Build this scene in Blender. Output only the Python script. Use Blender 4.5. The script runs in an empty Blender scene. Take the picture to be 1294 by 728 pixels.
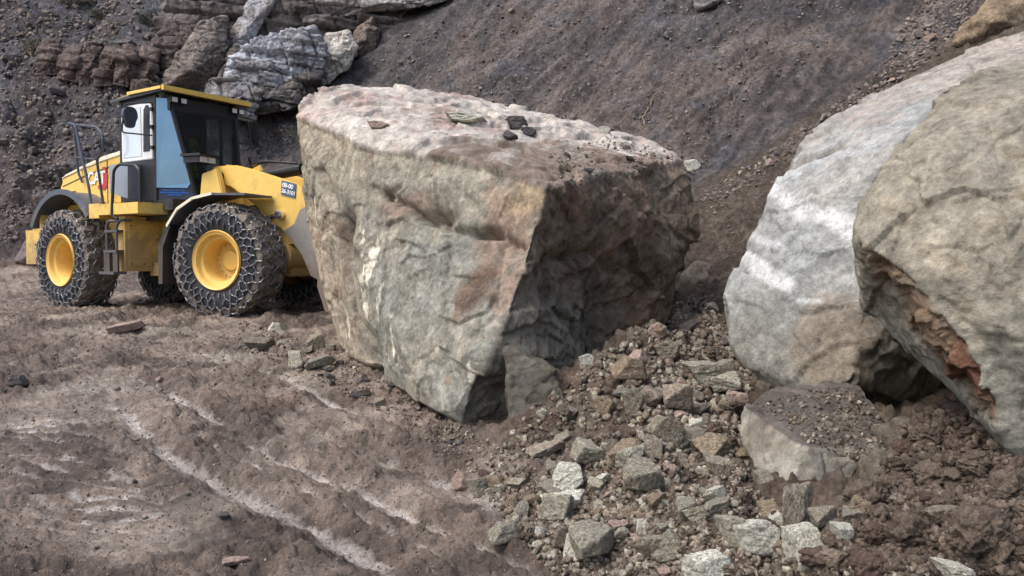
import bpy, bmesh, math, random
import numpy as np
from mathutils import Vector, Matrix
from mathutils.bvhtree import BVHTree

# ------------------------------------------------------------------ camera, sky, sun, exposure
scene = bpy.context.scene
FPX, PITCH = 977.0, math.radians(2.17)
EYE = np.array([0.0, 0.0, 1.6])
cam_data = bpy.data.cameras.new("camera")
cam = bpy.data.objects.new("camera", cam_data)
scene.collection.objects.link(cam)
cam.location = EYE
cam.rotation_euler = (math.pi / 2 - PITCH, 0, 0)
cam_data.sensor_width = 36
cam_data.lens = 36 * FPX / 1294
cam_data.clip_start = 0.05
cam_data.clip_end = 500
scene.camera = cam

SUN_EL, SUN_AZ = math.radians(56), math.radians(-122)     # azimuth from +Y, negative = left
world = bpy.data.worlds.new("World")
scene.world = world
world.use_nodes = True
wn = world.node_tree
bg = wn.nodes["Background"]
sky = wn.nodes.new("ShaderNodeTexSky")
sky.sky_type = 'NISHITA'
sky.sun_disc = False
sky.sun_elevation = SUN_EL
sky.sun_rotation = SUN_AZ
sky.air_density = 1.0
sky.dust_density = 4.0
sky.ozone_density = 1.0
wn.links.new(sky.outputs[0], bg.inputs[0])
bg.inputs[1].default_value = 0.15
sl = bpy.data.lights.new("sun", 'SUN')
sl.energy = 1.3
sl.angle = math.radians(35)
sl.color = (1.0, 0.97, 0.93)
sun = bpy.data.objects.new("sun", sl)
scene.collection.objects.link(sun)
sv = Vector((math.sin(SUN_AZ) * math.cos(SUN_EL), math.cos(SUN_AZ) * math.cos(SUN_EL), math.sin(SUN_EL)))
sun.rotation_euler = sv.to_track_quat('Z', 'Y').to_euler()
scene.view_settings.view_transform = 'Standard'
scene.view_settings.look = 'None'
scene.view_settings.exposure = 0.72
scene.view_settings.gamma = 1

rnd = random.Random(7)
C = scene.collection

# ------------------------------------------------------------------ numeric helpers
_r = np.random.RandomState(3)
PERM = np.tile(_r.permutation(256), 4)
GRAD = _r.normal(size=(256, 3)); GRAD /= np.linalg.norm(GRAD, axis=1)[:, None]
RND3 = _r.rand(256, 3)
RNV = _r.normal(size=(256, 3)); RNV /= np.linalg.norm(RNV, axis=1)[:, None]

def perlin(P, seed=0):
    P = np.asarray(P, dtype=np.float64) + seed * 17.31
    I = np.floor(P).astype(np.int64); F = P - I
    I &= 255
    U = F * F * F * (F * (F * 6 - 15) + 10)
    out = 0
    for dx in (0, 1):
        wx = U[:, 0] if dx else 1 - U[:, 0]
        ax = PERM[(I[:, 0] + dx) & 255]
        for dy in (0, 1):
            wy = U[:, 1] if dy else 1 - U[:, 1]
            ay = PERM[ax + ((I[:, 1] + dy) & 255)]
            for dz in (0, 1):
                wz = U[:, 2] if dz else 1 - U[:, 2]
                h = PERM[ay + ((I[:, 2] + dz) & 255)]
                g = GRAD[h]
                out = out + wx * wy * wz * (g[:, 0] * (F[:, 0] - dx) + g[:, 1] * (F[:, 1] - dy) + g[:, 2] * (F[:, 2] - dz))
    return out * 1.5

def fbm(P, scale, octv=4, gain=0.5, seed=0, kind='n'):
    P = np.asarray(P) * scale
    a, s, t = 1.0, 0, 0
    for o in range(octv):
        n = perlin(P, seed + o * 3.7)
        if kind == 'b': n = np.abs(n) * 2 - 0.5
        if kind == 'r': n = (1 - np.abs(n) * 2.2); n = np.clip(n, 0, 1) ** 2 - 0.4
        s = s + a * n; t += a
        a *= gain; P = P * 2.03
    return s / t

def facets(P, scale, seed=0):
    """planar chips: every Voronoi cell is a randomly tilted plane; also returns distance to the cell border"""
    P = np.asarray(P) * scale + seed * 9.13
    I = np.floor(P).astype(np.int64)
    b1 = np.full(len(P), 9.0); b2 = np.full(len(P), 9.0); hd = np.zeros(len(P))
    for dx in (-1, 0, 1):
        for dy in (-1, 0, 1):
            for dz in (-1, 0, 1):
                J = I + (dx, dy, dz)
                h = PERM[PERM[PERM[J[:, 0] & 255] + (J[:, 1] & 255)] + (J[:, 2] & 255)]
                D = P - (J + RND3[h])
                d = np.sqrt((D * D).sum(1))
                v = (D * RNV[h]).sum(1) + (RND3[h, 0] - 0.5) * 0.5
                m = d < b1
                b2 = np.where(m, b1, np.minimum(b2, d))
                hd = np.where(m, v, hd)
                b1 = np.where(m, d, b1)
    return hd, b2 - b1

def warp(P, amt, scale, seed=0):
    P = np.asarray(P, float)
    return P + amt * np.stack([fbm(P, scale, 2, 0.5, seed + 61), fbm(P, scale, 2, 0.5, seed + 67), fbm(P, scale, 2, 0.5, seed + 71)], 1)

def domes(x, y, scale, seed=0, fill=0.7):
    """rounded lumps lying side by side, height in cell units"""
    x = x * scale + seed * 7.7; y = y * scale + seed * 3.1
    ix = np.floor(x).astype(np.int64); iy = np.floor(y).astype(np.int64); out = np.zeros(len(x))
    for dx in (-1, 0, 1):
        for dy in (-1, 0, 1):
            h = PERM[PERM[(ix + dx) & 255] + ((iy + dy) & 255)]
            r_ = 0.25 + 0.6 * RND3[h, 2]; ok = RND3[(h + 77) & 255, 0] < fill
            ex = x - ix - dx - RND3[h, 0]; ey = (y - iy - dy - RND3[h, 1])
            tx = RNV[h, 0] * 0.5; ty = RNV[h, 1] * 0.5
            v = r_ * r_ - ex * ex - ey * ey
            hh = np.sqrt(np.clip(v, 0, 9)) * (0.8 + tx * ex * 1.5 + ty * ey * 1.5) * ok
            out = np.maximum(out, np.where(v > 0, hh, 0))
    return out

def masked(mask, fn, *arrs):
    out = np.zeros(len(mask)); i = np.nonzero(mask)[0]
    if len(i): out[i] = fn(*[a_[i] for a_ in arrs])
    return out

def sstep(a, b, x):
    t = np.clip((x - a) / (b - a), 0, 1)
    return t * t * (3 - 2 * t)

def smax(a, b, k=0.3):
    h = np.clip(0.5 + 0.5 * (a - b) / k, 0, 1)
    return b * (1 - h) + a * h + k * h * (1 - h)

def ray(px, py):
    a = (px - 647) / FPX; b = (364 - py) / FPX
    c, s = math.cos(PITCH), math.sin(PITCH)
    d = np.array([a, c + b * s, -s + b * c])
    return d / d[1]

def at(px, py, Y):
    return EYE + ray(px, py) * Y

def srgb(r, g, b):
    f = lambda v: (v / 255) / 12.92 if v < 10 else (((v / 255) + 0.055) / 1.055) ** 2.4
    return np.array([f(r), f(g), f(b)])

# ------------------------------------------------------------------ object helpers
def tag(o, label=None, cat=None, group=None, kind=None):
    if label: o['label'] = label
    if cat: o['category'] = cat
    if group: o['group'] = group
    if kind: o['kind'] = kind
    return o

def mesh_np(name, V, F, smooth=True):
    me = bpy.data.meshes.new(name)
    V = np.asarray(V, dtype=np.float32); F = np.asarray(F, dtype=np.int32)
    k = F.shape[1]
    me.vertices.add(len(V)); me.vertices.foreach_set("co", V.ravel())
    me.loops.add(F.size); me.loops.foreach_set("vertex_index", F.ravel())
    me.polygons.add(len(F)); me.polygons.foreach_set("loop_start", np.arange(0, F.size, k, dtype=np.int32))
    if smooth: me.polygons.foreach_set("use_smooth", np.ones(len(F), dtype=bool))
    me.update(calc_edges=True)
    return me

def set_attr(me, name, A, typ='FLOAT_COLOR'):
    at_ = me.attributes.new(name, typ, 'POINT')
    if typ == 'FLOAT_COLOR':
        A4 = np.ones((len(A), 4), dtype=np.float32); A4[:, :3] = A
        at_.data.foreach_set("color", A4.ravel())
    else:
        at_.data.foreach_set("value", np.asarray(A, dtype=np.float32))

def link(name, me, mat=None, parent=None, loc=None):
    o = bpy.data.objects.new(name, me); C.objects.link(o)
    if mat is not None and me is not None and len(me.materials) == 0: me.materials.append(mat)
    if parent is not None: o.parent = parent
    if loc is not None: o.location = loc
    return o

def get_vn(me):
    n = len(me.vertices)
    V = np.empty(n * 3, dtype=np.float32); me.vertices.foreach_get("co", V)
    N = np.empty(n * 3, dtype=np.float32); me.vertex_normals.foreach_get("vector", N)
    return V.reshape(-1, 3).astype(float), N.reshape(-1, 3).astype(float)

def put_v(me, V):
    me.vertices.foreach_set("co", np.asarray(V, dtype=np.float32).ravel()); me.update()

# ------------------------------------------------------------------ materials
def new_mat(name):
    m = bpy.data.materials.new(name); m.use_nodes = True
    nt = m.node_tree; b = nt.nodes["Principled BSDF"]
    return m, nt, b

def mineral(name, colors=None, s1=3.0, s2=40.0, lo=0.6, hi=1.35, bump=0.6, bscale=18, bdist=0.02, rough=0.9, speck=(0.5, 1.5),
            wet=False, dirt=None, dirt_amt=0.5, streak=None):
    """stone / soil: colour from the vertex attribute Col, or from a ramp on the object's own random number"""
    m, nt, b = new_mat(name)
    L = nt.links.new; N = nt.nodes.new
    tc = N("ShaderNodeTexCoord"); co = tc.outputs["Object"]
    if streak:
        mp = N("ShaderNodeMapping"); mp.inputs["Scale"].default_value = streak[0]; mp.inputs["Rotation"].default_value = streak[1]
        L(co, mp.inputs[0]); cs = mp.outputs[0]
    else: cs = co
    if colors is None:
        a = N("ShaderNodeAttribute"); a.attribute_name = "Col"; col = a.outputs["Color"]
    else:
        oi = N("ShaderNodeObjectInfo"); rp = N("ShaderNodeValToRGB")
        rp.color_ramp.interpolation = 'LINEAR'
        els = rp.color_ramp.elements
        while len(els) < len(colors): els.new(0.5)
        for i, c in enumerate(colors):
            els[i].position = i / (len(colors) - 1); els[i].color = (*c, 1)
        L(oi.outputs["Random"], rp.inputs[0]); col = rp.outputs[0]
    def noise(scale, detail=6, r=0.6, c=cs):
        n = N("ShaderNodeTexNoise"); n.inputs["Scale"].default_value = scale; n.inputs["Detail"].default_value = detail
        n.inputs["Roughness"].default_value = r; L(c, n.inputs["Vector"]); return n
    def mapr(x, a0, a1, b0, b1):
        n = N("ShaderNodeMapRange"); n.inputs[1].default_value = a0; n.inputs[2].default_value = a1
        n.inputs[3].default_value = b0; n.inputs[4].default_value = b1; L(x, n.inputs[0]); return n.outputs[0]
    def mul(c, f):
        n = N("ShaderNodeVectorMath"); n.operation = 'SCALE'; L(c, n.inputs[0]); L(f, n.inputs["Scale"]); return n.outputs[0]
    n1 = noise(s1, 8, 0.65); n2 = noise(s2, 5, 0.7, co)
    col = mul(col, mapr(n1.outputs[0], 0.3, 0.7, lo, hi))
    col = mul(col, mapr(n2.outputs[0], 0.3, 0.7, *speck))
    if dirt is not None:
        nd = noise(s1 * 1.7, 9, 0.7, co)
        mx = N("ShaderNodeMix"); mx.data_type = 'RGBA'
        L(mapr(nd.outputs[0], 0.5, 0.62, 0, dirt_amt), mx.inputs[0]); L(col, mx.inputs[6]); mx.inputs[7].default_value = (*dirt, 1)
        col = mx.outputs[2]
    n3 = noise(s1 * 5, 12, 0.8)
    col = mul(col, mapr(n3.outputs[0], 0.36, 0.64, 0.58, 1.42))
    L(col, b.inputs["Base Color"])
    nb = noise(bscale, 12, 0.75); nb2 = noise(bscale * 5, 8, 0.75, co)
    vo = N("ShaderNodeTexVoronoi"); vo.inputs["Scale"].default_value = bscale * 1.3; L(cs, vo.inputs["Vector"])
    ad = N("ShaderNodeMath"); ad.operation = 'MULTIPLY_ADD'; L(nb2.outputs[0], ad.inputs[0]); ad.inputs[1].default_value = 0.55; L(nb.outputs[0], ad.inputs[2])
    ad2 = N("ShaderNodeMath"); ad2.operation = 'MULTIPLY_ADD'; L(vo.outputs["Distance"], ad2.inputs[0]); ad2.inputs[1].default_value = 0.25; L(ad.outputs[0], ad2.inputs[2])
    bp = N("ShaderNodeBump"); bp.inputs["Strength"].default_value = bump; bp.inputs["Distance"].default_value = bdist
    L(ad2.outputs[0], bp.inputs["Height"]); L(bp.outputs[0], b.inputs["Normal"])
    b.inputs["Roughness"].default_value = rough
    b.inputs["Specular IOR Level"].default_value = 0.3
    if wet:
        a = N("ShaderNodeAttribute"); a.attribute_name = "wet"
        L(mapr(a.outputs["Fac"], 0, 1, rough, 0.27), b.inputs["Roughness"])
        L(mapr(a.outputs["Fac"], 0, 1, 0.3, 0.6), b.inputs["Specular IOR Level"])
    return m

MUD = mineral("mud", None, s1=2.2, s2=45, lo=0.6, hi=1.4, bump=1.0, bscale=22, bdist=0.035, speck=(0.6, 1.4), rough=0.8, wet=True)
HILL = mineral("hill_soil", None, s1=0.9, s2=12, lo=0.6, hi=1.4, bump=1.0, bscale=6, bdist=0.12, rough=0.95)
BOULDER = mineral("sandstone", None, s1=1.6, s2=34, lo=0.78, hi=1.22, bump=0.9, bscale=9, bdist=0.03, rough=0.88, speck=(0.84, 1.16))
CLIFF = mineral("cliff_rock", None, s1=1.2, s2=18, lo=0.7, hi=1.3, bump=0.8, bscale=5, bdist=0.07, rough=0.9)
STONE = mineral("rubble_stone", [srgb(112, 108, 96), srgb(134, 131, 118), srgb(118, 110, 96), srgb(150, 147, 132), srgb(126, 113, 100), srgb(104, 102, 95)],
                s1=0.9, s2=9, lo=0.75, hi=1.25, bump=0.8, bscale=3, bdist=0.012, dirt=srgb(86, 70, 58), dirt_amt=0.6)
TAN = mineral("tan_stone", [srgb(128, 116, 98), srgb(118, 104, 88)], s1=0.9, s2=9, lo=0.75, hi=1.25, bump=0.8, bscale=3, bdist=0.012, dirt=srgb(86, 70, 58), dirt_amt=0.6)
PALE = mineral("pale_stone", [srgb(160, 158, 144), srgb(182, 180, 168)], s1=0.9, s2=9, lo=0.8, hi=1.2, bump=0.7, bscale=3, bdist=0.012, dirt=srgb(100, 86, 72), dirt_amt=0.35)
HSTONE = mineral("hillside_stone", [srgb(84, 80, 82), srgb(104, 100, 99), srgb(78, 73, 75), srgb(114, 107, 102)], s1=0.9, s2=9, lo=0.7, hi=1.25, bump=0.8, bscale=3, bdist=0.03, dirt=srgb(80, 70, 66), dirt_amt=0.6)
CLOD = mineral("soil_clod", [srgb(98, 86, 75), srgb(90, 79, 70), srgb(106, 94, 82)], s1=1.1, s2=12, lo=0.7, hi=1.3, bump=0.8, bscale=4, bdist=0.015, rough=0.97)
REDCLOD = mineral("red_clod", [srgb(94, 78, 69), srgb(88, 74, 65)], s1=1.1, s2=12, lo=0.7, hi=1.3, bump=0.8, bscale=4, bdist=0.015, rough=0.97)
PINK = mineral("reddish_stone", [srgb(146, 128, 117), srgb(134, 116, 106)], s1=0.9, s2=9, lo=0.8, hi=1.2, bump=0.7, bscale=3, bdist=0.012)

# ------------------------------------------------------------------ terrain
def g_road(x, y):
    z = 0.1026 * np.clip(y - 3, 0, 7.8)
    z = z + 0.62 * sstep(13.2, 18.0, y + 0.1 * x)
    return z

GP = [(640,525,5.9),(600,575,5.2),(560,540,5.75),(520,500,6.6),(470,460,7.8),(430,440,8.6),(660,690,4.05),(620,620,4.75)]   # on the road plane
MP = [(830,415,6.8),(785,430,6.6),(740,450,6.4),(700,480,6.05),(660,520,5.6),(700,530,5.35),(655,560,5.1),(690,600,4.75),(745,560,4.95),
      (780,500,5.6),(800,560,4.85),(850,470,6.1),(880,450,6.6),(900,400,7.8),(940,470,5.9),(920,560,4.6),(850,640,4.0),(770,650,4.15),(705,655,4.2),
      (900,728,3.35),(800,728,3.6),(1000,640,3.75),(1000,728,3.1),(1100,728,2.9),(1100,630,3.5),(1200,620,3.3),(1200,728,2.75),(1290,600,3.2),
      (1294,728,2.65),(1150,555,4.4),(1250,560,4.0),(1400,600,3.2),(1400,728,2.6),(860,380,8.6),(960,480,6.4),(1100,500,6.0)]
cp, cz = [], []
for (px, py, d) in MP:
    p = at(px, py, d); cp.append(p[:2]); cz.append(p[2] - float(g_road(p[0], p[1])))
for (px, py, d) in GP:
    p = at(px, py, d); cp.append(p[:2]); cz.append(0)
for (px, py, d, zz) in [(1040,540,4.75,0.2),(985,590,4.35,0.2),(1090,560,4.7,0.25),(960,560,4.6,0.3),(1040,620,4.1,0.28),(800,430,7.35,0.52),(840,400,8.0,0.66),(765,440,7.0,0.48),(870,392,8.6,0.8),(1150,600,3.9,0.35),(1220,600,3.6,0.42)]:
    p = at(px, py, d); cp.append(p[:2]); cz.append(zz - float(g_road(p[0], p[1])))
for p in [(-0.3,3.3),(0.0,3.6),(-1,2),(-1,4),(0,1.5),(1.0,1.6),(2.5,1.2),(-2,6),(-3,8),(-3,3),(-4,5),(-6,8),(-2,9),(-6,12),(-2.5,10.5),(0,11.5),(-9,11),(-8,5),(-5,1),(0,0),(4,0)]:
    cp.append(np.array(p, float)); cz.append(0)
cp = np.array(cp); cz = np.array(cz)
def tps_k(r): return np.where(r > 1e-9, r * r * np.log(r + 1e-12), 0)
n_ = len(cp)
A = np.zeros((n_ + 3, n_ + 3))
A[:n_, :n_] = tps_k(np.linalg.norm(cp[:, None] - cp[None], axis=2)) + np.eye(n_) * 0.02
A[:n_, n_] = 1; A[:n_, n_ + 1:] = cp; A[n_, :n_] = 1; A[n_ + 1:, :n_] = cp.T
W = np.linalg.solve(A, np.concatenate([cz, [0, 0, 0]]))
def mound(x, y):
    q = np.stack([np.ravel(x), np.ravel(y)], 1); out = np.zeros(len(q))
    for i in range(0, len(q), 200000):
        s = q[i:i + 200000]
        r = np.sqrt((s[:, None, 0] - cp[None, :, 0]) ** 2 + (s[:, None, 1] - cp[None, :, 1]) ** 2)
        out[i:i + 200000] = tps_k(r) @ W[:n_] + W[n_] + s @ W[n_ + 1:]
    out = np.clip(out, -0.03, 1.3)
    fade = sstep(13.5, 10.5, q[:, 1]) * sstep(-0.9, 0.1, q[:, 0] + (q[:, 1] < 3.3) * 0.0 + 0.35)
    return out * fade

KA = 0.95
P1, P2, P3 = at(870, 235, 13.3), at(1294, 5, 13.9), at(905, 385, 8.9)
PC = np.linalg.solve(np.array([[1, p[0], p[1]] for p in (P1, P2, P3)]), np.array([p[2] for p in (P1, P2, P3)]))
def hill_parts(x, y):
    wob = 0.5 * np.sin(x * 0.45 + 1.1) + 0.3 * np.sin(y * 0.6 + x * 0.2)
    a = 0.65 + KA * (0.5 * x + 0.85 * (y - 12.5) + 0.35 * wob)
    b = 1.25 + 0.98 * (0.1 * (x + 8) + 0.995 * (y - 17.6) + 0.5 * wob)
    c = PC[0] + PC[1] * x + PC[2] * y + 0.05 * wob
    return a, b, c
def terrain(x, y):
    g = g_road(x, y) + mound(x, y)
    a, b, c = hill_parts(x, y)
    return g, a, b, c

th = np.radians(np.concatenate([np.linspace(-100, -37.5, 70, endpoint=False), np.linspace(-37.5, 37.5, 1060), np.linspace(37.5, 100, 71)[1:]]))
rr = np.concatenate([np.linspace(0.3, 1.5, 8, endpoint=False), 1.5 * np.exp(np.linspace(0, math.log(75 / 1.5), 1050))])
TH, RR = np.meshgrid(th, rr)
X = (np.sin(TH) * RR).ravel(); Y = (np.cos(TH) * RR).ravel()
g, a, b, c = terrain(X, Y)
mnd = np.clip(g - g_road(X, Y), 0, 2)
H = smax(smax(g, a, 0.5), b, 0.6); H = smax(H, c, 0.25)
hillness = np.clip(np.maximum(np.maximum(a, b), c) - g, -3, 3)
ishill = hillness > 0
nr, nc = RR.shape
Pm = np.stack([X, Y, H], 1)
G3 = Pm.reshape(nr, nc, 3)
du = np.gradient(G3, axis=1); dv = np.gradient(G3, axis=0)
Nn = np.cross(du, dv).reshape(-1, 3); Nn /= np.linalg.norm(Nn, axis=1)[:, None]
Nn *= np.sign(Nn[:, 2])[:, None]
wc = sstep(-0.1, 0.3, c - np.maximum(a, b)) * ishill        # near debris apron
wb = sstep(-0.3, 0.8, b - a) * ishill                       # rocky left slope
wa = np.clip(1 - wb - wc, 0, 1) * ishill                    # smooth scree
# flow aligned coordinates for the scree: streaks run down and to the left
ca, sa = math.cos(math.radians(35)), math.sin(math.radians(35))
fx = X * ca - (H) * sa; fz = X * sa + H * ca
_u = np.array([0.507 * .725, 0.862 * .725, .689]); _e = np.array([.862, -.507, 0]); _d = _u + .35 * _e; _d /= np.linalg.norm(_d)
_w = np.cross(_d, np.cross(_u, _e)); _w /= np.linalg.norm(_w)
Sq = np.stack([Pm @ _d * 0.45, Pm @ _w * 2.2, Pm @ np.cross(_d, _w)], 1)
near = sstep(16, 5, Y)
mb_, ma_, mc_ = wb > 0.001, wa > 0.001, wc > 0.001
Pwz = Pm * (1, 1, 1.4)
def hb(P_):
    Pw = warp(P_, 0.5, 0.8, 1)
    f1, e1 = facets(Pw * (1, 1, 1.5), 0.7, 2); f2, e2 = facets(Pw * (1, 1, 1.4), 2.2, 3)
    s1 = sstep(-0.15, 0.15, fbm(P_, 0.25, 2, 0.5, 9)); s2 = sstep(-0.1, 0.2, fbm(P_, 0.6, 2, 0.5, 10))
    return fbm(P_, 0.3, 4, 0.5, 1) * 1.0 + f1 * 0.38 * s1 + f2 * 0.16 * s2 + fbm(P_, 3.0, 3, 0.6, 6, 'r') * 0.10
def ha(P_, S_):
    Sw = warp(S_, 0.25, 0.9, 4)
    return (fbm(P_, 0.3, 3, 0.5, 21) * 0.4 + fbm(Sw, 0.5, 3, 0.5, 11) * 0.38 + fbm(Sw * (1, 1.2, 1), 1.6, 4, 0.55, 12, 'r') * 0.11
            + facets(Sw * (2.2, 1, 1), 1.6, 7)[0] * 0.05 * sstep(-0.1, 0.2, fbm(P_, 0.7, 2, 0.5, 8)) + fbm(P_, 5.0, 3, 0.6, 23, 'b') * 0.035)
def hcn(P_):
    f2, e2 = facets(P_, 4.5, 9)
    return fbm(P_, 0.5, 3, 0.5, 31) * 0.2 + f2 * 0.05 + fbm(P_, 4, 3, 0.65, 33, 'r') * 0.07
stre = masked(ishill, lambda S_: fbm(warp(S_, 0.25, 0.9, 4), 1.1, 4, 0.6, 15), Sq)
dh = wb * masked(mb_, hb, Pm) + wa * masked(ma_, ha, Pm, Sq) + wc * masked(mc_, hcn, Pm)
# road: clods, ruts, chain prints
gm = (~ishill).astype(float)
q = (X + Y) / 1.4142 + 0.07 * np.sin((Y - X) * 1.1) + 0.05 * fbm(np.stack([X, Y, X * 0], 1), 0.8, 2, 0.5, 41); t_ = (Y - X) / 1.4142
def rut(q0, w, t0, t1): return np.exp(-((q - q0) / w) ** 2) * sstep(t0 - 0.4, t0 + 0.3, t_) * sstep(t1 + 0.5, t1 - 0.4, t_)
brk = sstep(-0.42, -0.02, fbm(np.stack([X, Y, X * 0], 1), 1.7, 4, 0.65, 46)); r1 = rut(2.15, 0.075, 3.1, 7.2) * (.25 + .75 * brk); r2 = rut(2.66, 0.05, 2.6, 8.0) * brk; r3 = rut(3.62, 0.06, 5.3, 8.6) * brk; r6 = rut(2.42, 0.03, 2.6, 6.4) * brk * .7
r4 = rut(1.55, 0.26, 4.4, 7.0); r5 = rut(3.1, 0.12, 2.6, 4.6) * 0.6
road = gm * sstep(0.16, 0.03, mnd)
P2d = np.stack([X, Y, X * 0], 1)
isg = ~ishill
patch = masked(isg, lambda P_: fbm(P_, 0.9, 4, 0.55, 51), P2d)
Wx = X + 0.05 * masked(isg, lambda P_: fbm(P_, 5, 2, 0.5, 52), P2d); Wy = Y + 0.05 * masked(isg, lambda P_: fbm(P_, 5, 2, 0.5, 53), P2d)
dA = masked(isg, lambda x_, y_: domes(x_, y_, 5.0, 1, 0.45), Wx, Wy) / 5.0
dB = masked(isg, lambda x_, y_: domes(x_, y_, 11.0, 2, 0.7), Wx, Wy) / 11.0
dC = masked(isg, lambda x_, y_: domes(x_, y_, 24.0, 3, 0.8), Wx, Wy) / 24.0
clod = masked(isg, lambda P_: fbm(P_, 2.2, 5, 0.55, 55), P2d)
flat = np.clip(sstep(0.06, 0.26, patch), 0, 1)
ruts = np.clip(r1 + r2 + r3 + r5 * brk + r6, 0, 1)
lines = masked(isg, lambda P_: fbm(warp((P_ @ np.array([[.7, .7, 0], [-.7, .7, 0], [0, 0, 1]])) , .12, 1.0, 4)[:, [1, 0, 2]] * (4.5, .55, 1), 1.0, 4, 0.6, 84, 'r'), P2d)
rip = np.sin((t_ * 0.55 + q * 0.8 + 0.25 * masked(isg, lambda P_: fbm(P_, 1.5, 2, 0.5, 43), P2d)) * 48) * r4
soft = (1 - 0.92 * ruts) * (1 - 0.8 * flat) * (1 - 0.6 * r4)
dg = road * (masked(isg, lambda P_: fbm(P_, 0.5, 3, 0.5, 60), P2d) * 0.06 + clod * 0.05 * (1 - 0.7 * ruts) + (dA * 0.34 * sstep(-.1, .2, clod) + dB * 0.62 + dC * 0.75) * (0.12 + 0.88 * soft)
             - ruts * 0.05 + rip * 0.014 + (np.sin(t_ * 44 + 1.5 * np.sin(q * 9)) * 0.008 * (np.exp(-((q - 1.95) / .13) ** 2) + np.exp(-((q - 2.9) / .14) ** 2) + np.exp(-((q - 3.35) / .14) ** 2))) * sstep(-.2, .2, clod + .1) + lines * 0.045 * sstep(1.2, 2.0, q) * sstep(5.2, 4.2, q)
             + 0.035 * sum(np.exp(-((np.abs(q - q0) - 0.2) / 0.07) ** 2) for q0 in (2.15, 2.66, 3.62)) * sstep(2.8, 3.6, t_) * sstep(7.5, 6.0, t_))
mm = gm * sstep(0.02, 0.2, mnd)
mi = mm > 0.001
dg += mm * (masked(mi, lambda P_: fbm(P_, 1.6, 4, 0.5, 65), P2d) * 0.22 + dA * 0.8 + dB * 0.8 + dC * 0.6
            + masked(mi, lambda P_: facets(P_, 3.5, 6)[0], Pm) * 0.05)
D = dh + dg * sstep(1.0, 2.5, RR.ravel())
blend = sstep(0, 0.5, np.abs(hillness))
D = D * (0.35 + 0.65 * blend)
V = Pm + Nn * D[:, None]
# colours
def mixc(A_, B_, w): return A_ * (1 - w[:, None]) + B_ * w[:, None]
n0 = fbm(Pm, 0.22, 3, 0.55, 71); n1 = fbm(Pm, 1.1, 4, 0.6, 73); n2 = fbm(Pm, 6, 3, 0.65, 75)
one = np.ones(len(Pm))[:, None]
col_b = mixc(one * srgb(84, 81, 85), one * srgb(96, 86, 84), sstep(-0.2, 0.25, n0))
col_b = mixc(col_b, one * srgb(84, 91, 100), sstep(0.0, 0.4, n1 + 0.04 * (H - 7)) * 0.6)
col_b = mixc(col_b, one * srgb(118, 112, 108), sstep(0.15, 0.5, n2) * 0.5)
col_a = mixc(one * srgb(90, 85, 84), one * srgb(112, 102, 96), sstep(-0.15, 0.3, n0 + 0.6 * stre))
col_a = mixc(col_a, one * srgb(84, 86, 92), sstep(0.0, 0.35, -n1 + 0.2 * stre) * 0.6)
col_a = mixc(col_a, one * srgb(124, 106, 98), sstep(0.2, 0.4, fbm(Pm, 0.4, 3, 0.5, 77)) * 0.5)
col_c = mixc(one * srgb(94, 83, 73), one * srgb(118, 106, 94), sstep(0.0, 0.5, n2))
col_b = col_b * (1 + np.clip(n2 * 0.6, -.35, .4))[:, None]; col_a = col_a * (1 + np.clip(n2 * 0.7 + stre * .5, -.4, .5))[:, None]
hc = col_b * wb[:, None] + col_a * wa[:, None] + col_c * wc[:, None]
m_dark, m_mid, m_lite, m_pale = srgb(90, 78, 69), srgb(134, 119, 106), srgb(166, 152, 138), srgb(190, 181, 172)
rc = mixc(one * m_dark, one * m_mid, sstep(-0.25, 0.3, n1 + 0.5 * clod))
rc = mixc(rc, one * srgb(98, 79, 66), sstep(0.05, 0.35, fbm(P2d, 0.55, 3, 0.5, 79)) * 0.4)
rc = mixc(rc, one * m_lite, flat * 0.6)
rc = mixc(rc, one * m_pale, sstep(0.28, 0.5, masked(isg, lambda P_: fbm((P_ @ np.array([[.7, .7, 0], [-.7, .7, 0], [0, 0, 1]])) * (3.0, 0.8, 1), 1.2, 5, 0.65, 83), P2d)) * 0.5)
rc = rc * (1 + np.clip(n2 * 0.5, -.35, .35))[:, None]
rutc = np.clip(ruts * sstep(0.35, 0.7, ruts + n2 * 0.9) + np.clip(-rip, 0, 1) * 1.3 * sstep(-0.2, 0.2, n1 + 0.1), 0, 1)
rc = mixc(rc, one * m_pale, rutc)
pud = np.exp(-(((X + 3.9) / 0.5) ** 2 + ((Y - 7.05) / 0.22) ** 2)) + np.exp(-(((X + 3.0) / .45) ** 2 + ((Y - 8.3) / .3) ** 2)) * .8 + np.exp(-(((X - .12) / .26) ** 2 + ((Y - 4.32) / .16) ** 2)) + np.exp(-(((X + 4.7) / .7) ** 2 + ((Y - 9.6) / .3) ** 2))
pud = np.clip(pud * 1.6 + n2 * 0.5 - 0.3, 0, 1)
rc = mixc(rc, one * srgb(158, 148, 135), pud * road)
mc = mixc(one * srgb(90, 75, 65), one * srgb(116, 101, 87), sstep(-0.3, 0.4, n2 + 0.6 * n1))
mc = mixc(mc, one * srgb(126, 119, 105), sstep(-0.1, 0.3, fbm(Pm, 2.2, 3, 0.6, 81)) * 0.7)
gc = mixc(rc, mc, mm)
colr = mixc(gc, hc, ishill * sstep(0, 0.25, hillness))
wetv = road * np.clip(rutc * 1.1 + flat * 0.45 + pud * 0.6 + 0.5 + 0.5 * n1, 0, 1)
idx = np.arange(nr * nc).reshape(nr, nc)
Q = np.stack([idx[:-1, :-1], idx[:-1, 1:], idx[1:, 1:], idx[1:, :-1]], -1).reshape(-1, 4)[:, ::-1]
fh_ = ishill[Q].mean(1) > 0.5
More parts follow.
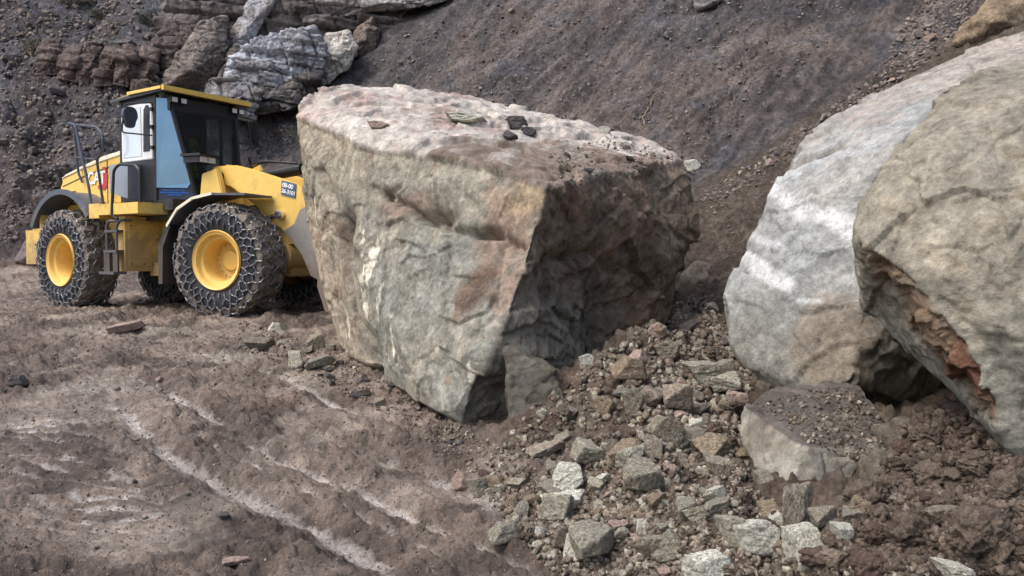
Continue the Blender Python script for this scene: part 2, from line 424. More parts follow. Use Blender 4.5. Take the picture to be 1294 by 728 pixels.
def submesh(name, mask, mat):
    f = Q[mask]; u, inv = np.unique(f, return_inverse=True)
    me = mesh_np(name, V[u], inv.reshape(f.shape)); set_attr(me, "Col", colr[u]); set_attr(me, "wet", wetv[u], 'FLOAT')
    o = link(name, me, mat); tag(o, kind='structure'); return o, V[u], inv.reshape(f.shape)
ground, gV, gF = submesh("ground", ~fh_, MUD)
hill, hV, hF = submesh("hill", fh_, HILL)
# coarse ray-cast surface
ci = np.arange(0, nr, 3); cj = np.arange(0, nc, 3)
cidx = np.arange(len(ci) * len(cj)).reshape(len(ci), len(cj))
CV = V.reshape(nr, nc, 3)[np.ix_(ci, cj)].reshape(-1, 3)
CF = np.stack([cidx[:-1, :-1], cidx[:-1, 1:], cidx[1:, 1:], cidx[1:, :-1]], -1).reshape(-1, 4)
bvh_t = BVHTree.FromPolygons(CV.tolist(), CF.tolist())
def hit(px, py, tree=None):
    d = Vector(ray(px, py)).normalized()
    r_ = (tree or bvh_t).ray_cast(Vector(EYE), d, 200)
    return (r_[0], r_[1]) if r_[0] is not None else (None, None)
def drop(x, y):
    r_ = bvh_t.ray_cast(Vector((x, y, 60)), Vector((0, 0, -1)), 100)
    return r_[0], r_[1]

# ------------------------------------------------------------------ hull boulders
def hash1(a_):
    h = np.sin(a_ * 12.9898 + 4.1) * 43758.5453
    return h - np.floor(h)
def beds(P, w, h, seed=0, tilt=0.12):
    """layered, vertically jointed rock: every bed and every block in it stands a different distance proud"""
    Pw = warp(P, 0.10 * w, 1.6 / w, seed)
    z = (Pw[:, 2] + tilt * Pw[:, 0]) / h; z = z + 0.35 * np.sin(z * 1.7 + seed); row = np.floor(z); fz = z - row
    ww = w * (0.6 + 0.9 * hash1(row + seed * 3.3))
    x = (Pw[:, 0] + 0.3 * Pw[:, 1] + 0.35 * Pw[:, 2]) / ww + hash1(row * 1.7 + seed) * 7; col = np.floor(x); fx = x - col
    o_ = hash1(row * 31.7 + seed) * 0.9 + hash1(row * 57.3 + col * 11.1 + seed) * 0.7 + (fz - .5) * (hash1(col + row * 7.7) - .5) * 0.5
    edge = np.minimum(np.minimum(fz, 1 - fz) * h, np.minimum(fx, 1 - fx) * ww)
    return o_ - 0.8, edge

def hull_mesh(name, pts, voxel, smooth=3):
    bm = bmesh.new()
    for p in pts: bm.verts.new(p)
    r_ = bmesh.ops.convex_hull(bm, input=bm.verts)
    bmesh.ops.delete(bm, geom=[v for v in bm.verts if not v.link_faces], context='VERTS')
    me0 = bpy.data.meshes.new("t"); bm.to_mesh(me0); bm.free()
    o = bpy.data.objects.new("t", me0); C.objects.link(o)
    md = o.modifiers.new("r", 'REMESH'); md.mode = 'VOXEL'; md.voxel_size = voxel
    ms = o.modifiers.new("s", 'SMOOTH'); ms.factor = 0.5; ms.iterations = smooth
    dg_ = bpy.context.evaluated_depsgraph_get(); dg_.update()
    me = bpy.data.meshes.new_from_object(o.evaluated_get(dg_), depsgraph=dg_)
    bpy.data.objects.remove(o); bpy.data.meshes.remove(me0)
    me.name = name
    me.polygons.foreach_set("use_smooth", np.ones(len(me.polygons), dtype=bool)); me.update()
    return me

def rockify(me, amp=1.0, big=0.10, chip=0.05, fine=0.02, cs=1.6, seed=0, strat=0.0, groove=0.0):
    P, N = get_vn(me)
    d = fbm(P, 0.7, 3, 0.5, seed) * big
    Pw = warp(P, 0.35 / cs, cs * 0.8, seed)
    h1, e1 = facets(Pw * (1, 1, 1.6), cs, seed + 1); h2, e2 = facets(Pw * (1, 1, 1.5), cs * 2.7, seed + 2)
    sel = sstep(-0.15, 0.25, fbm(P, 0.9, 2, 0.5, seed + 3))
    d += (h1 * chip + h2 * chip * 0.4) * (0.35 + 0.65 * sel)
    if groove: d -= groove * np.exp(-(e1 / 0.05) ** 2) + groove * 0.5 * np.exp(-(e2 / 0.07) ** 2) * sel
    d += fbm(P, 5, 4, 0.6, seed + 4) * fine + fbm(P, 3.5, 3, 0.5, seed + 6, 'r') * fine * 0.8
    if strat:
        b1_, e1_ = beds(P, 0.9, 0.42, seed); b2_, e2_ = beds(P, 0.4, 0.16, seed + 1)
        side_ = sstep(0.95, 0.5, np.abs(N[:, 2]))
        d += strat * side_ * (b1_ + 0.3 * b2_) - side_ * strat * 0.5 * np.exp(-(e1_ / 0.025) ** 2)
    put_v(me, P + N * (d * amp)[:, None])
    return P

CUR = [None]
def base_tree(P, me_): CUR[0] = BVHTree.FromPolygons(P.tolist(), [tuple(p.vertices) for p in me_.polygons])
def on(px, py, Y_=7.0):
    r_ = CUR[0].ray_cast(Vector(EYE), Vector(ray(px, py)).normalized(), 60)
    return np.array(r_[0]) if r_[0] is not None else at(px, py, Y_)
def pdist(P, pts):
    """distance to a line drawn over the surface through the given picture points"""
    q_ = [on(*p) for p in pts]; out = np.full(len(P), 9.0)
    for a_, b_ in zip(q_, q_[1:]):
        v = b_ - a_; t = np.clip(((P - a_) @ v) / (v @ v + 1e-9), 0, 1)
        out = np.minimum(out, np.linalg.norm(P - (a_ + t[:, None] * v), axis=1))
    return out
def spot(P, px, py, Y_, r, asp=(1, 1, 1)):
    c = on(px, py, Y_); D_ = (P - c) / np.array(asp); return np.exp(-(D_ * D_).sum(1) / (r * r))

# --- the main boulder
mb = [(378,176,8.95),(374,150,9.15),(384,133,9.4),(402,119,9.8),(432,112,10.1),(500,113,10.1),(560,122,10.0),(620,133,9.9),(700,152,9.6),(780,171,9.3),
      (832,186,9.0),(862,206,8.7),(874,250,8.5),(879,292,8.4),(868,332,8.3),(854,372,8.2),(845,405,8.1),(800,470,7.6),(735,520,6.6),
      (470,193,7.75),(560,203,7.05),(640,222,6.55),(690,240,6.3),(716,232,6.6),(664,335,6.1),(642,400,6.0),(606,465,5.93),(572,520,5.97),(585,540,6.0),(650,545,6.35),(720,500,6.75),(548,520,6.12),(530,503,6.4),
      (505,470,6.9),(478,447,7.5),(440,448,8.2),(424,436,8.5),(418,398,8.55),(404,340,8.7),(388,285,8.85),
      (560,430,9.4),(700,430,9.3),(830,430,9.0)]
me = hull_mesh("main_boulder", [at(*p) for p in mb], 0.0165, 3)
P, N = get_vn(me)
base_tree(P, me)
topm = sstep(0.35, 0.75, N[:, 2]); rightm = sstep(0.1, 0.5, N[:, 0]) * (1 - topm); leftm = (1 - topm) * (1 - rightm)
d = fbm(P, 0.8, 3, 0.5, 101) * 0.05
Pw = warp(P, 0.3, 0.9, 100); Pw2 = warp(P, 0.1, 3, 120)
h1, e1 = facets(Pw * (1, 1, 1.3), 1.1, 11); h2, e2 = facets(Pw * (1, 1, 1.6), 3.2, 12); h3, e3 = facets(Pw2, 9, 13); h4, e4 = facets(Pw2, 22, 14)
sel = sstep(-0.1, 0.25, fbm(P, 0.9, 3, 0.5, 103)); sel2 = sstep(-0.1, 0.25, fbm(P, 2.4, 3, 0.5, 123))
d += leftm * (h1 * 0.035 + h2 * 0.03 * sel + h3 * 0.010 * sel2 + h4 * 0.003 + fbm(P, 9, 4, 0.7, 104) * 0.010)
d += rightm * (h1 * 0.10 + h2 * 0.04 + h3 * 0.016 + h4 * 0.005 + fbm(P, 4, 5, 0.65, 105) * 0.035)
PT = np.stack([P[:, 0], P[:, 1], P[:, 2] * 0], 1)
lay = (P[:, 1] * 0.85 + P[:, 0] * 0.45) * 0.8 + fbm(warp(PT, 0.25, 1.8, 130), 0.7, 4, 0.6, 107) * 1.9
fr_ = lay * 1.3 - np.floor(lay * 1.3); st = np.clip(fr_ * 7, 0, 1) * (1 - 0.75 * fr_) * 0.9
d += topm * (st * 0.11 + h2 * 0.03 * sel + h3 * 0.012 + fbm(P, 8, 4, 0.7, 108) * 0.014)
# ledge and dents of the near-left face, each at its own place on the stone
rm = sstep(0.1, 0.5, 1 - leftm)
wx = fbm(P, 3, 4, 0.6, 140) * 0.10
def crack(pts, depth, w, lip=0.0):
    global d
    dd = pdist(P, pts) + wx * min(1, w * 14)
    d -= depth * np.exp(-(np.abs(dd) / w) ** 1.5)
crack([(488, 248), (520, 262), (545, 284), (580, 290), (618, 292), (660, 312)], 0.10, 0.035)
crack([(470, 236), (488, 248), (510, 240)], 0.05, 0.03)
crack([(405, 215), (418, 255), (430, 300), (440, 350), (448, 400), (470, 445)], 0.09, 0.06)
crack([(398, 330), (420, 380), (432, 420)], 0.06, 0.05)
crack([(560, 200), (575, 235), (600, 262)], 0.03, 0.03)
crack([(640, 300), (625, 350), (632, 395), (600, 430)], 0.03, 0.03)
crack([(700, 330), (760, 320), (800, 345)], 0.08, 0.06)
crack([(720, 260), (735, 330), (725, 400)], 0.06, 0.06)
crack([(575, 300), (560, 350), (540, 400)], 0.015, 0.03)
d -= 0.30 * spot(P, 430, 296, 8.3, 0.16, (1, 1, 1.5)) + 0.10 * spot(P, 418, 330, 8.5, 0.2, (1, 1, 1.8))
d -= 0.16 * spot(P, 552, 276, 6.75, 0.09, (1.8, 1.8, 0.6)) + 0.12 * spot(P, 610, 293, 6.5, 0.09, (2.0, 2.0, 0.45))
d += 0.09 * spot(P, 560, 235, 6.8, 0.26, (1.8, 1.8, 0.7)) + 0.06 * spot(P, 600, 440, 6.0, 0.25)
d -= 0.15 * spot(P, 470, 455, 7.5, 0.25) + 0.35 * spot(P, 780, 400, 7.3, 0.5) + 0.12 * spot(P, 720, 360, 6.9, 0.3)
d += 0.10 * spot(P, 660, 470, 6.0, 0.22)
V2 = P + N * d[:, None]
# colours of the stone
o1 = np.ones(len(P))[:, None]
na = fbm(P, 1.0, 4, 0.55, 110); nb = fbm(P, 3, 4, 0.6, 112); nc_ = fbm(P * (3, 3, 1), 2.5, 4, 0.6, 114); ncx = fbm(P, 9, 4, 0.7, 118)
cl = mixc(o1 * srgb(138, 138, 129), o1 * srgb(148, 142, 128), sstep(-0.15, 0.3, na))
beige = sstep(7.3, 8.4, P[:, 1] + nb * 0.8)
cl = mixc(cl, o1 * srgb(170, 156, 136), beige * 0.8)
cl = mixc(cl, o1 * srgb(120, 92, 76), beige * sstep(0.08, 0.3, nb) * 0.7)
upper = sstep(0.2, 0.6, (P[:, 2] - (1.35 + 0.16 * (P[:, 1] - 6))) + nb * 0.6)
cl = mixc(cl, o1 * srgb(144, 138, 122), upper * 0.7)
def stain_and_shade(px, py, Y_, r, asp, c_, amt=1.0, th0=0.2, th1=0.75):
    global cl
    s = spot(P, px, py, Y_, r, asp); cl = mixc(cl, o1 * c_, sstep(th0, th1, s + nb * 0.7 + ncx * 0.5) * amt)
stain_and_shade(640, 290, 6.35, 0.32, (1, 1, 1.5), srgb(142, 120, 104), 0.75)
stain_and_shade(655, 370, 6.15, 0.22, (1, 1, 1.6), srgb(140, 120, 106), 0.6)
stain_and_shade(600, 372, 6.25, 0.20, (1, 1, 1.2), srgb(104, 86, 72), 0.9)
stain_and_shade(515, 262, 7.1, 0.2, (2.2, 2.2, 0.6), srgb(124, 104, 92), 0.7)
stain_and_shade(690, 250, 6.4, 0.22, (1.4, 1.4, 0.8), srgb(160, 140, 110), 0.7)
stain_and_shade(430, 300, 8.3, 0.25, (1, 1, 1.8), srgb(84, 72, 64), 0.7)  # shade of the left cavity painted dark into the colour
for (px, py, Y_, r, az) in [(470, 330, 7.75, 0.085, 4.5), (480, 375, 7.6, 0.07, 3.5), (455, 345, 7.95, 0.05, 5), (495, 420, 7.3, 0.05, 4.5), (455, 300, 7.9, 0.04, 5), (465, 400, 7.8, 0.05, 3), (440, 420, 8.1, .05, 4), (600, 470, 6.1, .07, 1.6), (398, 260, 8.8, .03, 8)]:
    s = spot(P, px, py, Y_, r, (1, 1, az)); cl = mixc(cl, o1 * srgb(214, 208, 190), sstep(0.45, 0.62, s + nc_ * 1.5 + ncx * 0.8) * sstep(0.2, 0.5, s) * 0.8)
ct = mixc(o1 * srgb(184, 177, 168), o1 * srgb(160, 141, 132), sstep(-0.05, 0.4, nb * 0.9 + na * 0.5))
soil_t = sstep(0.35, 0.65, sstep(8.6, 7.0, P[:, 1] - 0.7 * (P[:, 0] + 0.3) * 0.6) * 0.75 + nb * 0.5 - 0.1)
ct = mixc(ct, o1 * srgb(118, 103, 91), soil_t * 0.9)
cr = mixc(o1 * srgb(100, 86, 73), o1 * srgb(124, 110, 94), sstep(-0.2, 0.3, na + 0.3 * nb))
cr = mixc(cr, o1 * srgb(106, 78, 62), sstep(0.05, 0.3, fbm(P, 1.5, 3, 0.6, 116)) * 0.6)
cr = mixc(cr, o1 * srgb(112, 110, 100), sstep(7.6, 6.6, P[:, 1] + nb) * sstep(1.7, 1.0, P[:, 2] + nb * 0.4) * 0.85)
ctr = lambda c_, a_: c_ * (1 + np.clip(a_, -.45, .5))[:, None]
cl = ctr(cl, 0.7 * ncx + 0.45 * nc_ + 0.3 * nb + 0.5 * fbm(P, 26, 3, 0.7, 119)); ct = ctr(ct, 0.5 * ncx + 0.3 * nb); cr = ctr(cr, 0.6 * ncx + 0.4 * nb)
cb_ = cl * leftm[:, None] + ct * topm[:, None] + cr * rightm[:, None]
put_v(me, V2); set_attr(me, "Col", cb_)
main = link("boulder", me, BOULDER)
tag(main, "huge block of grey sandstone with a pale pinkish layered top, in front of the loader", "boulder")
mbt = BVHTree.FromPolygons(V2.tolist(), [tuple(p.vertices) for p in me.polygons])

# --- pale boulder behind on the right
pb = [(1300,42,7.2),(1200,84,7.2),(1140,104,7.1),(1100,124,7.0),(1040,160,6.9),(1008,190,6.8),(985,218,6.7),(965,262,6.6),(944,318,6.5),(922,362,6.4),(917,385,6.3),(917,402,6.25),(930,442,6.1),(950,468,6.0),(972,494,5.95),
      (1030,250,5.9),(1100,220,5.7),(1150,165,5.8),(1200,130,5.9),(1300,100,6.0),(1010,330,5.75),(1070,420,5.35),(1075,480,5.2),(1040,500,5.3),(1120,560,5.6),(1240,560,5.8),(1330,560,6.2),(1200,380,5.6),
      (1400,60,8.0),(1420,300,8.0),(1400,520,8.2),(1180,90,8.6),(1060,200,8.6),(1000,400,8.4),(1100,520,8.4)]
me = hull_mesh("pale_boulder", [at(*p) for p in pb], 0.02, 4)
P, N = get_vn(me); o1 = np.ones(len(P))[:, None]; base_tree(P, me)
h1, e1 = facets(warp(P, .4, .7, 3), 0.9, 21); h2, _ = facets(P * (1, 1, 1.4), 3, 22)
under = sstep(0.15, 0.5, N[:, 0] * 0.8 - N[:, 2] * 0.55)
d = fbm(P, 0.8, 3, 0.5, 201) * 0.04 + h1 * 0.06 + h2 * 0.015 + fbm(P, 7, 5, 0.7, 202) * 0.014 + facets(warp(P, .1, 3, 5), 5.5, 24)[0] * 0.012 + under * (h2 * 0.05 + fbm(P, 3, 4, 0.6, 203, 'b') * 0.05)
d -= under * 0.25 * sstep(0.9, 0.2, P[:, 2])
na = fbm(P, 1.0, 4, 0.55, 205); nb = fbm(P, 3, 4, 0.6, 206); ns = fbm(P * (0.5, 0.5, 2.2) + P[:, [2, 0, 1]] * 0.6, 2.0, 4, 0.6, 207)
cp_ = mixc(o1 * srgb(152, 155, 153), o1 * srgb(164, 162, 156), sstep(-0.2, 0.3, na))
cp_ = mixc(cp_, o1 * srgb(166, 150, 136), sstep(2.55, 3.1, P[:, 2] + nb * 0.6) * 0.55)
cp_ = mixc(cp_, o1 * srgb(134, 132, 121), sstep(1.6, 0.7, P[:, 2] + nb * 0.5) * 0.8)
cp_ = mixc(cp_, o1 * srgb(146, 130, 110), sstep(0.25, 0.6, spot(P, 1060, 440, 5.4, 0.35) + nb * 0.4) * 0.6)
def band(pts, w, c_, amt):
    global cp_
    dd = np.abs(pdist(P, pts) + ns * w * 0.9 + nb * w * 0.5)
    cp_ = mixc(cp_, o1 * c_, sstep(w * 1.3, w * 0.3, dd) * amt)
band([(968, 236), (1010, 262), (1060, 280), (1092, 300)], 0.09, srgb(214, 215, 213), 0.85)
band([(942, 322), (965, 345), (1000, 362)], 0.07, srgb(214, 215, 213), 0.85)
band([(950, 300), (985, 310)], 0.04, srgb(196, 198, 198), 0.7)
band([(920, 378), (924, 398)], 0.04, srgb(206, 208, 208), 0.9)
band([(1015, 381), (1038, 384)], 0.03, srgb(202, 204, 204), 0.8)
band([(985, 222), (1050, 198), (1110, 180), (1140, 150)], 0.12, srgb(180, 182, 181), 0.6)
band([(1055, 345), (1085, 330)], 0.02, srgb(190, 190, 188), 0.6)
band([(1010, 198), (1040, 192), (1060, 184)], 0.05, srgb(120, 112, 104), 0.6)
band([(1080, 160), (1130, 150)], 0.08, srgb(172, 152, 142), 0.4)
cp_ = cp_ * (1 + np.clip(0.15 * nb + 0.35 * fbm(P, 12, 5, 0.7, 218), -.3, .3))[:, None]
for pts, dp, w_ in ([[(1000, 205), (1040, 192), (1062, 184)], .06, .05], [[(985, 245), (1000, 235), (1008, 215)], .03, .03], [[(970, 280), (985, 292), (1000, 288)], .03, .03], [[(1070, 235), (1082, 220)], .03, .03], [[(1040, 330), (1060, 352), (1100, 340)], .015, .03]):
    d -= dp * np.exp(-(np.abs(pdist(P, pts) + nb * 0.05) / w_) ** 1.5)
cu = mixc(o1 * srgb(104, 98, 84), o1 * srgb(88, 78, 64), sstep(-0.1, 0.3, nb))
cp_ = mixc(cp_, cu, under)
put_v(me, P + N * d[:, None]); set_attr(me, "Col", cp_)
tag(link("boulder", me, BOULDER), "big pale grey boulder with white scrape marks, partly hidden by the nearer overhanging boulder", "boulder")

# --- near overhanging boulder at the right edge
nbp = [(1560,20,4.9),(1400,48,4.9),(1330,58,4.9),(1294,70,4.85),(1242,88,4.75),(1188,112,4.6),(1166,140,4.5),(1140,172,4.4),(1110,215,4.3),(1087,258,4.25),(1081,300,4.2),(1098,318,4.0),
       (1092,345,4.6),(1084,352,4.75),(1090,388,4.75),(1130,412,4.7),(1190,452,4.55),(1228,508,4.35),(1262,548,4.2),(1300,566,4.1),(1360,590,4.1),(1450,600,4.2),
       (1150,355,3.8),(1200,410,3.68),(1236,472,3.62),(1266,545,3.62),(1290,580,3.62),(1200,170,4.0),(1290,130,4.0),(1250,250,3.7),(1320,300,3.5),(1300,430,3.45),(1330,540,3.6),(1500,300,3.6),(1500,500,3.7),
       (1300,140,6.0),(1560,100,6.4),(1560,520,6.2),(1340,520,5.6)]
me = hull_mesh("near_boulder", [at(*p) for p in nbp], 0.0125, 4)
P, N = get_vn(me); o1 = np.ones(len(P))[:, None]; base_tree(P, me)
bl = [at(1060,285,4.3), at(1083,302,4.15), at(1150,362,3.85), at(1205,420,3.7), at(1238,480,3.65), at(1268,556,3.65), at(1290,620,3.65)]
zl = np.interp(P[:, 0], [b_[0] for b_ in bl], [b_[2] for b_ in bl])
under = sstep(-0.01, 0.05, zl - P[:, 2] + 0.16 * fbm(P, 3.5, 5, 0.65, 330))
h1, e1 = facets(P, 1.2, 31); h2, _ = facets(P * (1, 1, 1.3), 4, 32); h3, _ = facets(P @ np.array([[.8, 0, .6], [0, 1, 0], [-.6, 0, .8]]) * (1, 1, 3), 6, 33)
d = fbm(P, 0.9, 3, 0.5, 301) * 0.06 + h1 * 0.03 + h2 * 0.008 + fbm(P, 2.5, 3, 0.5, 302) * 0.02 + facets(warp(P, .1, 3, 8), 3.0, 38)[0] * 0.022 + facets(warp(P, .04, 9, 8), 9.0, 39)[0] * 0.008 + fbm(P, 12, 5, 0.7, 309) * 0.008 - under * 0.04 + fbm(P, 9, 3, 0.6, 303, 'r') * 0.006 + under * (h2 * 0.05 + h3 * 0.05)
na = fbm(P, 1.0, 4, 0.55, 305); nb = fbm(P, 3.5, 4, 0.6, 306)
cn = mixc(o1 * srgb(137, 131, 117), o1 * srgb(150, 144, 130), sstep(-0.2, 0.3, na + 0.3 * nb))
cn = mixc(cn, o1 * srgb(122, 108, 86), sstep(0.1, 0.4, nb) * 0.5)
cn = mixc(cn, o1 * srgb(146, 146, 136), sstep(1.5, 1.1, P[:, 2] + 0.2 * nb) * 0.7)
uc = mixc(o1 * srgb(140, 120, 99), o1 * srgb(118, 84, 68), sstep(-0.05, 0.25, nb))
uc = mixc(uc, o1 * srgb(150, 140, 118), sstep(0.1, 0.35, fbm(P, 2, 3, 0.6, 308)) * 0.6)
for pts, dp, w_ in ([[(1180,180),(1230,260),(1215,330)], .008, .02], [[(1250,150),(1262,200),(1290,230)], .012, .025], [[(1120,270),(1150,262)], .03, .03], [[(1240,330),(1262,400),(1258,450)], .02, .03], [[(1270,420),(1262,480),(1290,520)], .02, .04], [[(1190,380),(1230,420),(1262,470)], .04, .06]):
    d -= dp * np.exp(-(np.abs(pdist(P, pts) + nb * 0.05) / w_) ** 1.5)
cn = cn * (1 + np.clip(0.3 * nb + 0.6 * fbm(P, 14, 5, 0.75, 318), -.35, .35))[:, None]
cn = mixc(cn, uc, under)
put_v(me, P + N * d[:, None]); set_attr(me, "Col", cn)
nearb = link("boulder", me, BOULDER)
tag(nearb, "near brownish grey boulder overhanging with a broken rusty brown underside, at the right edge", "boulder")

# --- generic hull block with flat colour pair
def block(name, label, cat, pts, ca_, cb2, voxel=0.02, amp=1.0, mat=None, seed=0, big=0.06, chip=0.04, fine=0.015, cs=2.0, topc=None, group=None, strat=0, smooth=2, groove=0.0):
    me = hull_mesh(name, [at(*p) for p in pts], voxel, smooth)
    P0, N0 = get_vn(me); Pq = rockify(me, amp, big, chip, fine, cs, seed, strat, groove)
    o_ = np.ones(len(P0))[:, None]
    n_a = fbm(P0, 1.2 / max(voxel * 30, .5), 4, 0.6, seed + 50)
    cc = mixc(o_ * ca_, o_ * cb2, sstep(-0.15, 0.3, n_a))
    if topc is not None: cc = mixc(cc, o_ * topc, sstep(0.7, 0.9, N0[:, 2] + 0.3 * n_a))
    cc = cc * (1 + np.clip(0.6 * fbm(P0, 4 / max(voxel * 40, .6), 5, 0.7, seed + 51), -.4, .45))[:, None]
    set_attr(me, "Col", cc)
    return tag(link(name, me, mat or BOULDER), label, cat, group)

block("rock", "grey block with a flat soil-covered top, wedged below the pale boulder", "rock",
      [(940,512,4.7),(975,492,5.0),(1050,482,5.2),(1085,490,5.15),(1142,562,4.5),(1112,602,4.2),(1018,566,4.05),(932,548,4.55),(958,600,4.25),(990,642,3.98),(1060,670,3.95),(1130,660,4.15),(1150,600,5.1),(960,580,5.1)],
      srgb(156, 152, 140), srgb(140, 132, 118), 0.011, 1, None, 401, topc=srgb(98, 92, 86), smooth=0, groove=0.012, chip=0.05, big=0.02, cs=2.2)
dblock = C.objects[-1]; _v, _nn = get_vn(dblock.data); dbt = BVHTree.FromPolygons(_v.tolist(), [tuple(p.vertices) for p in dblock.data.polygons])
block("rock", "dark wedge of stone leaning on the foot of the main boulder", "rock",
      [(640,438,5.85),(700,470,5.75),(716,500,5.6),(690,540,5.5),(640,530,5.55),(645,480,5.7),(660,450,6.3),(720,500,6.3),(650,540,6.2)], srgb(84, 79, 70), srgb(100, 97, 88), 0.016, 1, None, 405, chip=0.07, big=0.1, cs=3.5, fine=0.03)

# --- cliff band on the hillside behind the loader
def hd(px, py, dflt=20):
    h_, _n = hit(px, py); return float(h_.y) if h_ is not None else dflt
def crag(label, outline, thick, cA, cB, seed, out=0.6, bulge=None, voxel=0.035, chip=0.10, big=0.12, cs=1.6, fine=0.03, strat=0, name="rock_outcrop", group=None, cat="rock outcrop"):
    cx = sum(p[0] for p in outline) / len(outline); cy = sum(p[1] for p in outline) / len(outline)
    d0 = hd(cx, min(max(cy, 3), 330)) - out
    pts = [(px, py, d0 + (p[2] if len(p) > 2 else 0)) for p in outline for px, py in [p[:2]]]
    pts += [(cx + (p[0] - cx) * 0.95, cy + (p[1] - cy) * 0.95 , d0 + thick) for p in outline]
    for q_ in (bulge or [(cx, cy, -0.3)]): pts.append((q_[0], q_[1], d0 + q_[2]))
    return block(name, label, cat, pts, cA, cB, voxel, 1, CLIFF, seed, big, chip, fine, cs, strat=strat, group=group, smooth=0, groove=0.05 if name == 'rock_outcrop' else 0.0)
brown1, brown2 = srgb(88, 80, 77), srgb(108, 98, 93)
crag("continuous layered brown cliff face running behind the separate crags above the cab", [(176,128),(186,60),(205,8),(250,-30),(560,-40),(520,14),(470,60),(430,96),(398,122),(340,146),(285,136)], 3.5, srgb(92, 85, 83), srgb(118, 110, 106), 499, 0.35, voxel=0.05, chip=0.12, big=0.3, cs=1.1, fine=0.05, strat=0.30, name="cliff", cat="cliff")
crag("dark jointed brown crag with a pale left edge above the cab roof", [(196,112),(190,70),(200,38),(212,26),(240,28),(252,50),(246,80),(232,115)], 2.5, brown1, brown2, 501, 0.8, chip=0.05, strat=0.16)
crag("leaning smooth grey-brown slab above the cab roof", [(196,118,.2),(222,70,-.3),(252,28,0),(285,20,.3),(290,60,.2),(272,120,.3)], 2.2, srgb(128, 119, 112), srgb(108, 99, 94), 503, 1.0, chip=0.04, strat=0.08, bulge=[(240,90,-.7)])
crag("pale fin of rock with a bright edge, left of the shadowed hollow", [(272,88),(290,40),(312,0),(345,-12),(352,-4),(322,25),(308,50),(296,95)], 2.0, srgb(168, 168, 170), srgb(130, 124, 120), 505, 1.3, chip=0.05)
crag("dark rounded dome of rock overhanging the cracked ledge", [(308,52),(322,14),(352,-24),(402,-28),(410,10),(406,38),(370,48),(330,54)], 2.5, srgb(92, 82, 78), srgb(80, 72, 68), 507, 0.7, chip=0.05, bulge=[(365,10,.1)])
crag("cracked blocky ledge stained blue grey and white, middle of the cliff band", [(290,72),(325,50),(398,32),(412,60),(404,104),(384,112),(345,124),(305,122),(288,98)], 2.2, srgb(160, 163, 170), srgb(128, 126, 128), 509, 1.5, chip=0.04, cs=2.5, strat=0.30)
crag("dark broken lower ledge just right of the cab roof", [(280,112),(330,110),(350,110),(396,96),(404,122),(366,138),(330,146),(290,142)], 1.5, srgb(96, 92, 90), srgb(116, 110, 106), 511, 1.1, chip=0.05, cs=2.2, strat=0.28)
crag("grey broken ledge low in the cliff band, behind the right end of the cab roof", [(252,126),(262,100),(300,96),(334,116),(322,152),(284,146)], 1.5, srgb(140, 140, 142), srgb(112, 106, 104), 553, 1.9, chip=0.05, cs=2.2, strat=0.28)
crag("bright white slab standing on the right side of the cliff band", [(398,104),(400,66),(412,42),(440,38),(452,60),(440,86),(410,110)], 1.6, srgb(196, 190, 180), srgb(164, 154, 144), 513, 1.6, chip=0.07)
crag("small squarish brown block at the right end of the cliff band", [(446,72),(448,40),(470,22),(478,36),(474,62),(456,76)], 1.5, srgb(120, 108, 98), srgb(98, 88, 82), 515, 0.9, chip=0.12)
crag("long overhanging pale ledge at the top edge of the cliff band", [(402,-14),(402,12),(430,20),(470,18),(520,12),(562,2),(580,-14)], 2.6, srgb(162, 158, 154), srgb(136, 128, 122), 517, 2.0, chip=0.06, cs=1.2, strat=0.18)
crag("dark flaky rib of rock left of the cracked ledge", [(262,118),(276,84),(300,54),(312,66),(302,100),(290,124)], 1.6, srgb(100, 94, 90), srgb(80, 74, 72), 519, 0.9, chip=0.06, cs=2.2, strat=0.22)
GRPB = "rounded brown blocks of the cliff band left of the cab"
for i, (ol, lb) in enumerate([([(42,96),(46,70),(56,50),(76,52),(86,66),(84,94)], "leftmost rounded brown block of the cliff band"),
                ([(74,102),(78,70),(92,54),(106,58),(112,90),(100,106)], "second rounded brown block from the left in the cliff band"),
                ([(92,106),(98,72),(110,54),(130,54),(134,84),(122,108)], "third rounded brown block from the left, middle of its row"),
                ([(118,108),(124,74),(134,60),(150,62),(152,90),(142,108)], "narrow brown block right of the middle of its row"),
                ([(140,106),(146,70),(160,56),(178,62),(180,96),(162,112)], "brown block near the pale slab edge, left of the cab roof"),
                ([(168,120),(172,80),(184,58),(200,62),(202,104),(190,124)], "tall narrow pale brown block closest to the cab roof")]):
    crag(lb, ol, 2.0, srgb(92, 80, 76), srgb(110, 98, 92), 521 + i * 3, 0.7, chip=0.04, big=0.10, group=GRPB, strat=0.16)
crag("pale flat slab at the top edge of the picture right of centre", [(876,-8),(880,12),(905,10),(932,2),(935,-10)], 0.8, srgb(150, 148, 146), srgb(130, 126, 122), 541, 0.25, voxel=0.05, chip=0.05)
crag("tan boulder lying at the top right corner behind the pale boulder", [(1206,58),(1214,34),(1236,14),(1262,-10),(1320,-20),(1330,40),(1290,52),(1240,62)], 1.6, srgb(146, 130, 108), srgb(128, 112, 92), 543, 0.5, voxel=0.05, chip=0.06, name="rock", cat="rock")
crag("half-buried grey rock at the hill foot right of the main boulder", [(862,392),(858,352),(880,332),(905,336),(915,370),(905,395)], 1.0, srgb(108, 100, 90), srgb(92, 82, 72), 545, 0.3, voxel=0.035, chip=0.05, name="rock", cat="rock", fine=0.02, cs=1.5)
crag("pointed grey rock behind the rear bumper of the loader", [(14,332),(30,306),(52,290),(70,300),(74,330),(40,340)], 1.6, srgb(118, 108, 106), srgb(100, 92, 90), 547, 0.3, voxel=0.05, chip=0.06, name="rock", cat="rock", fine=0.02)

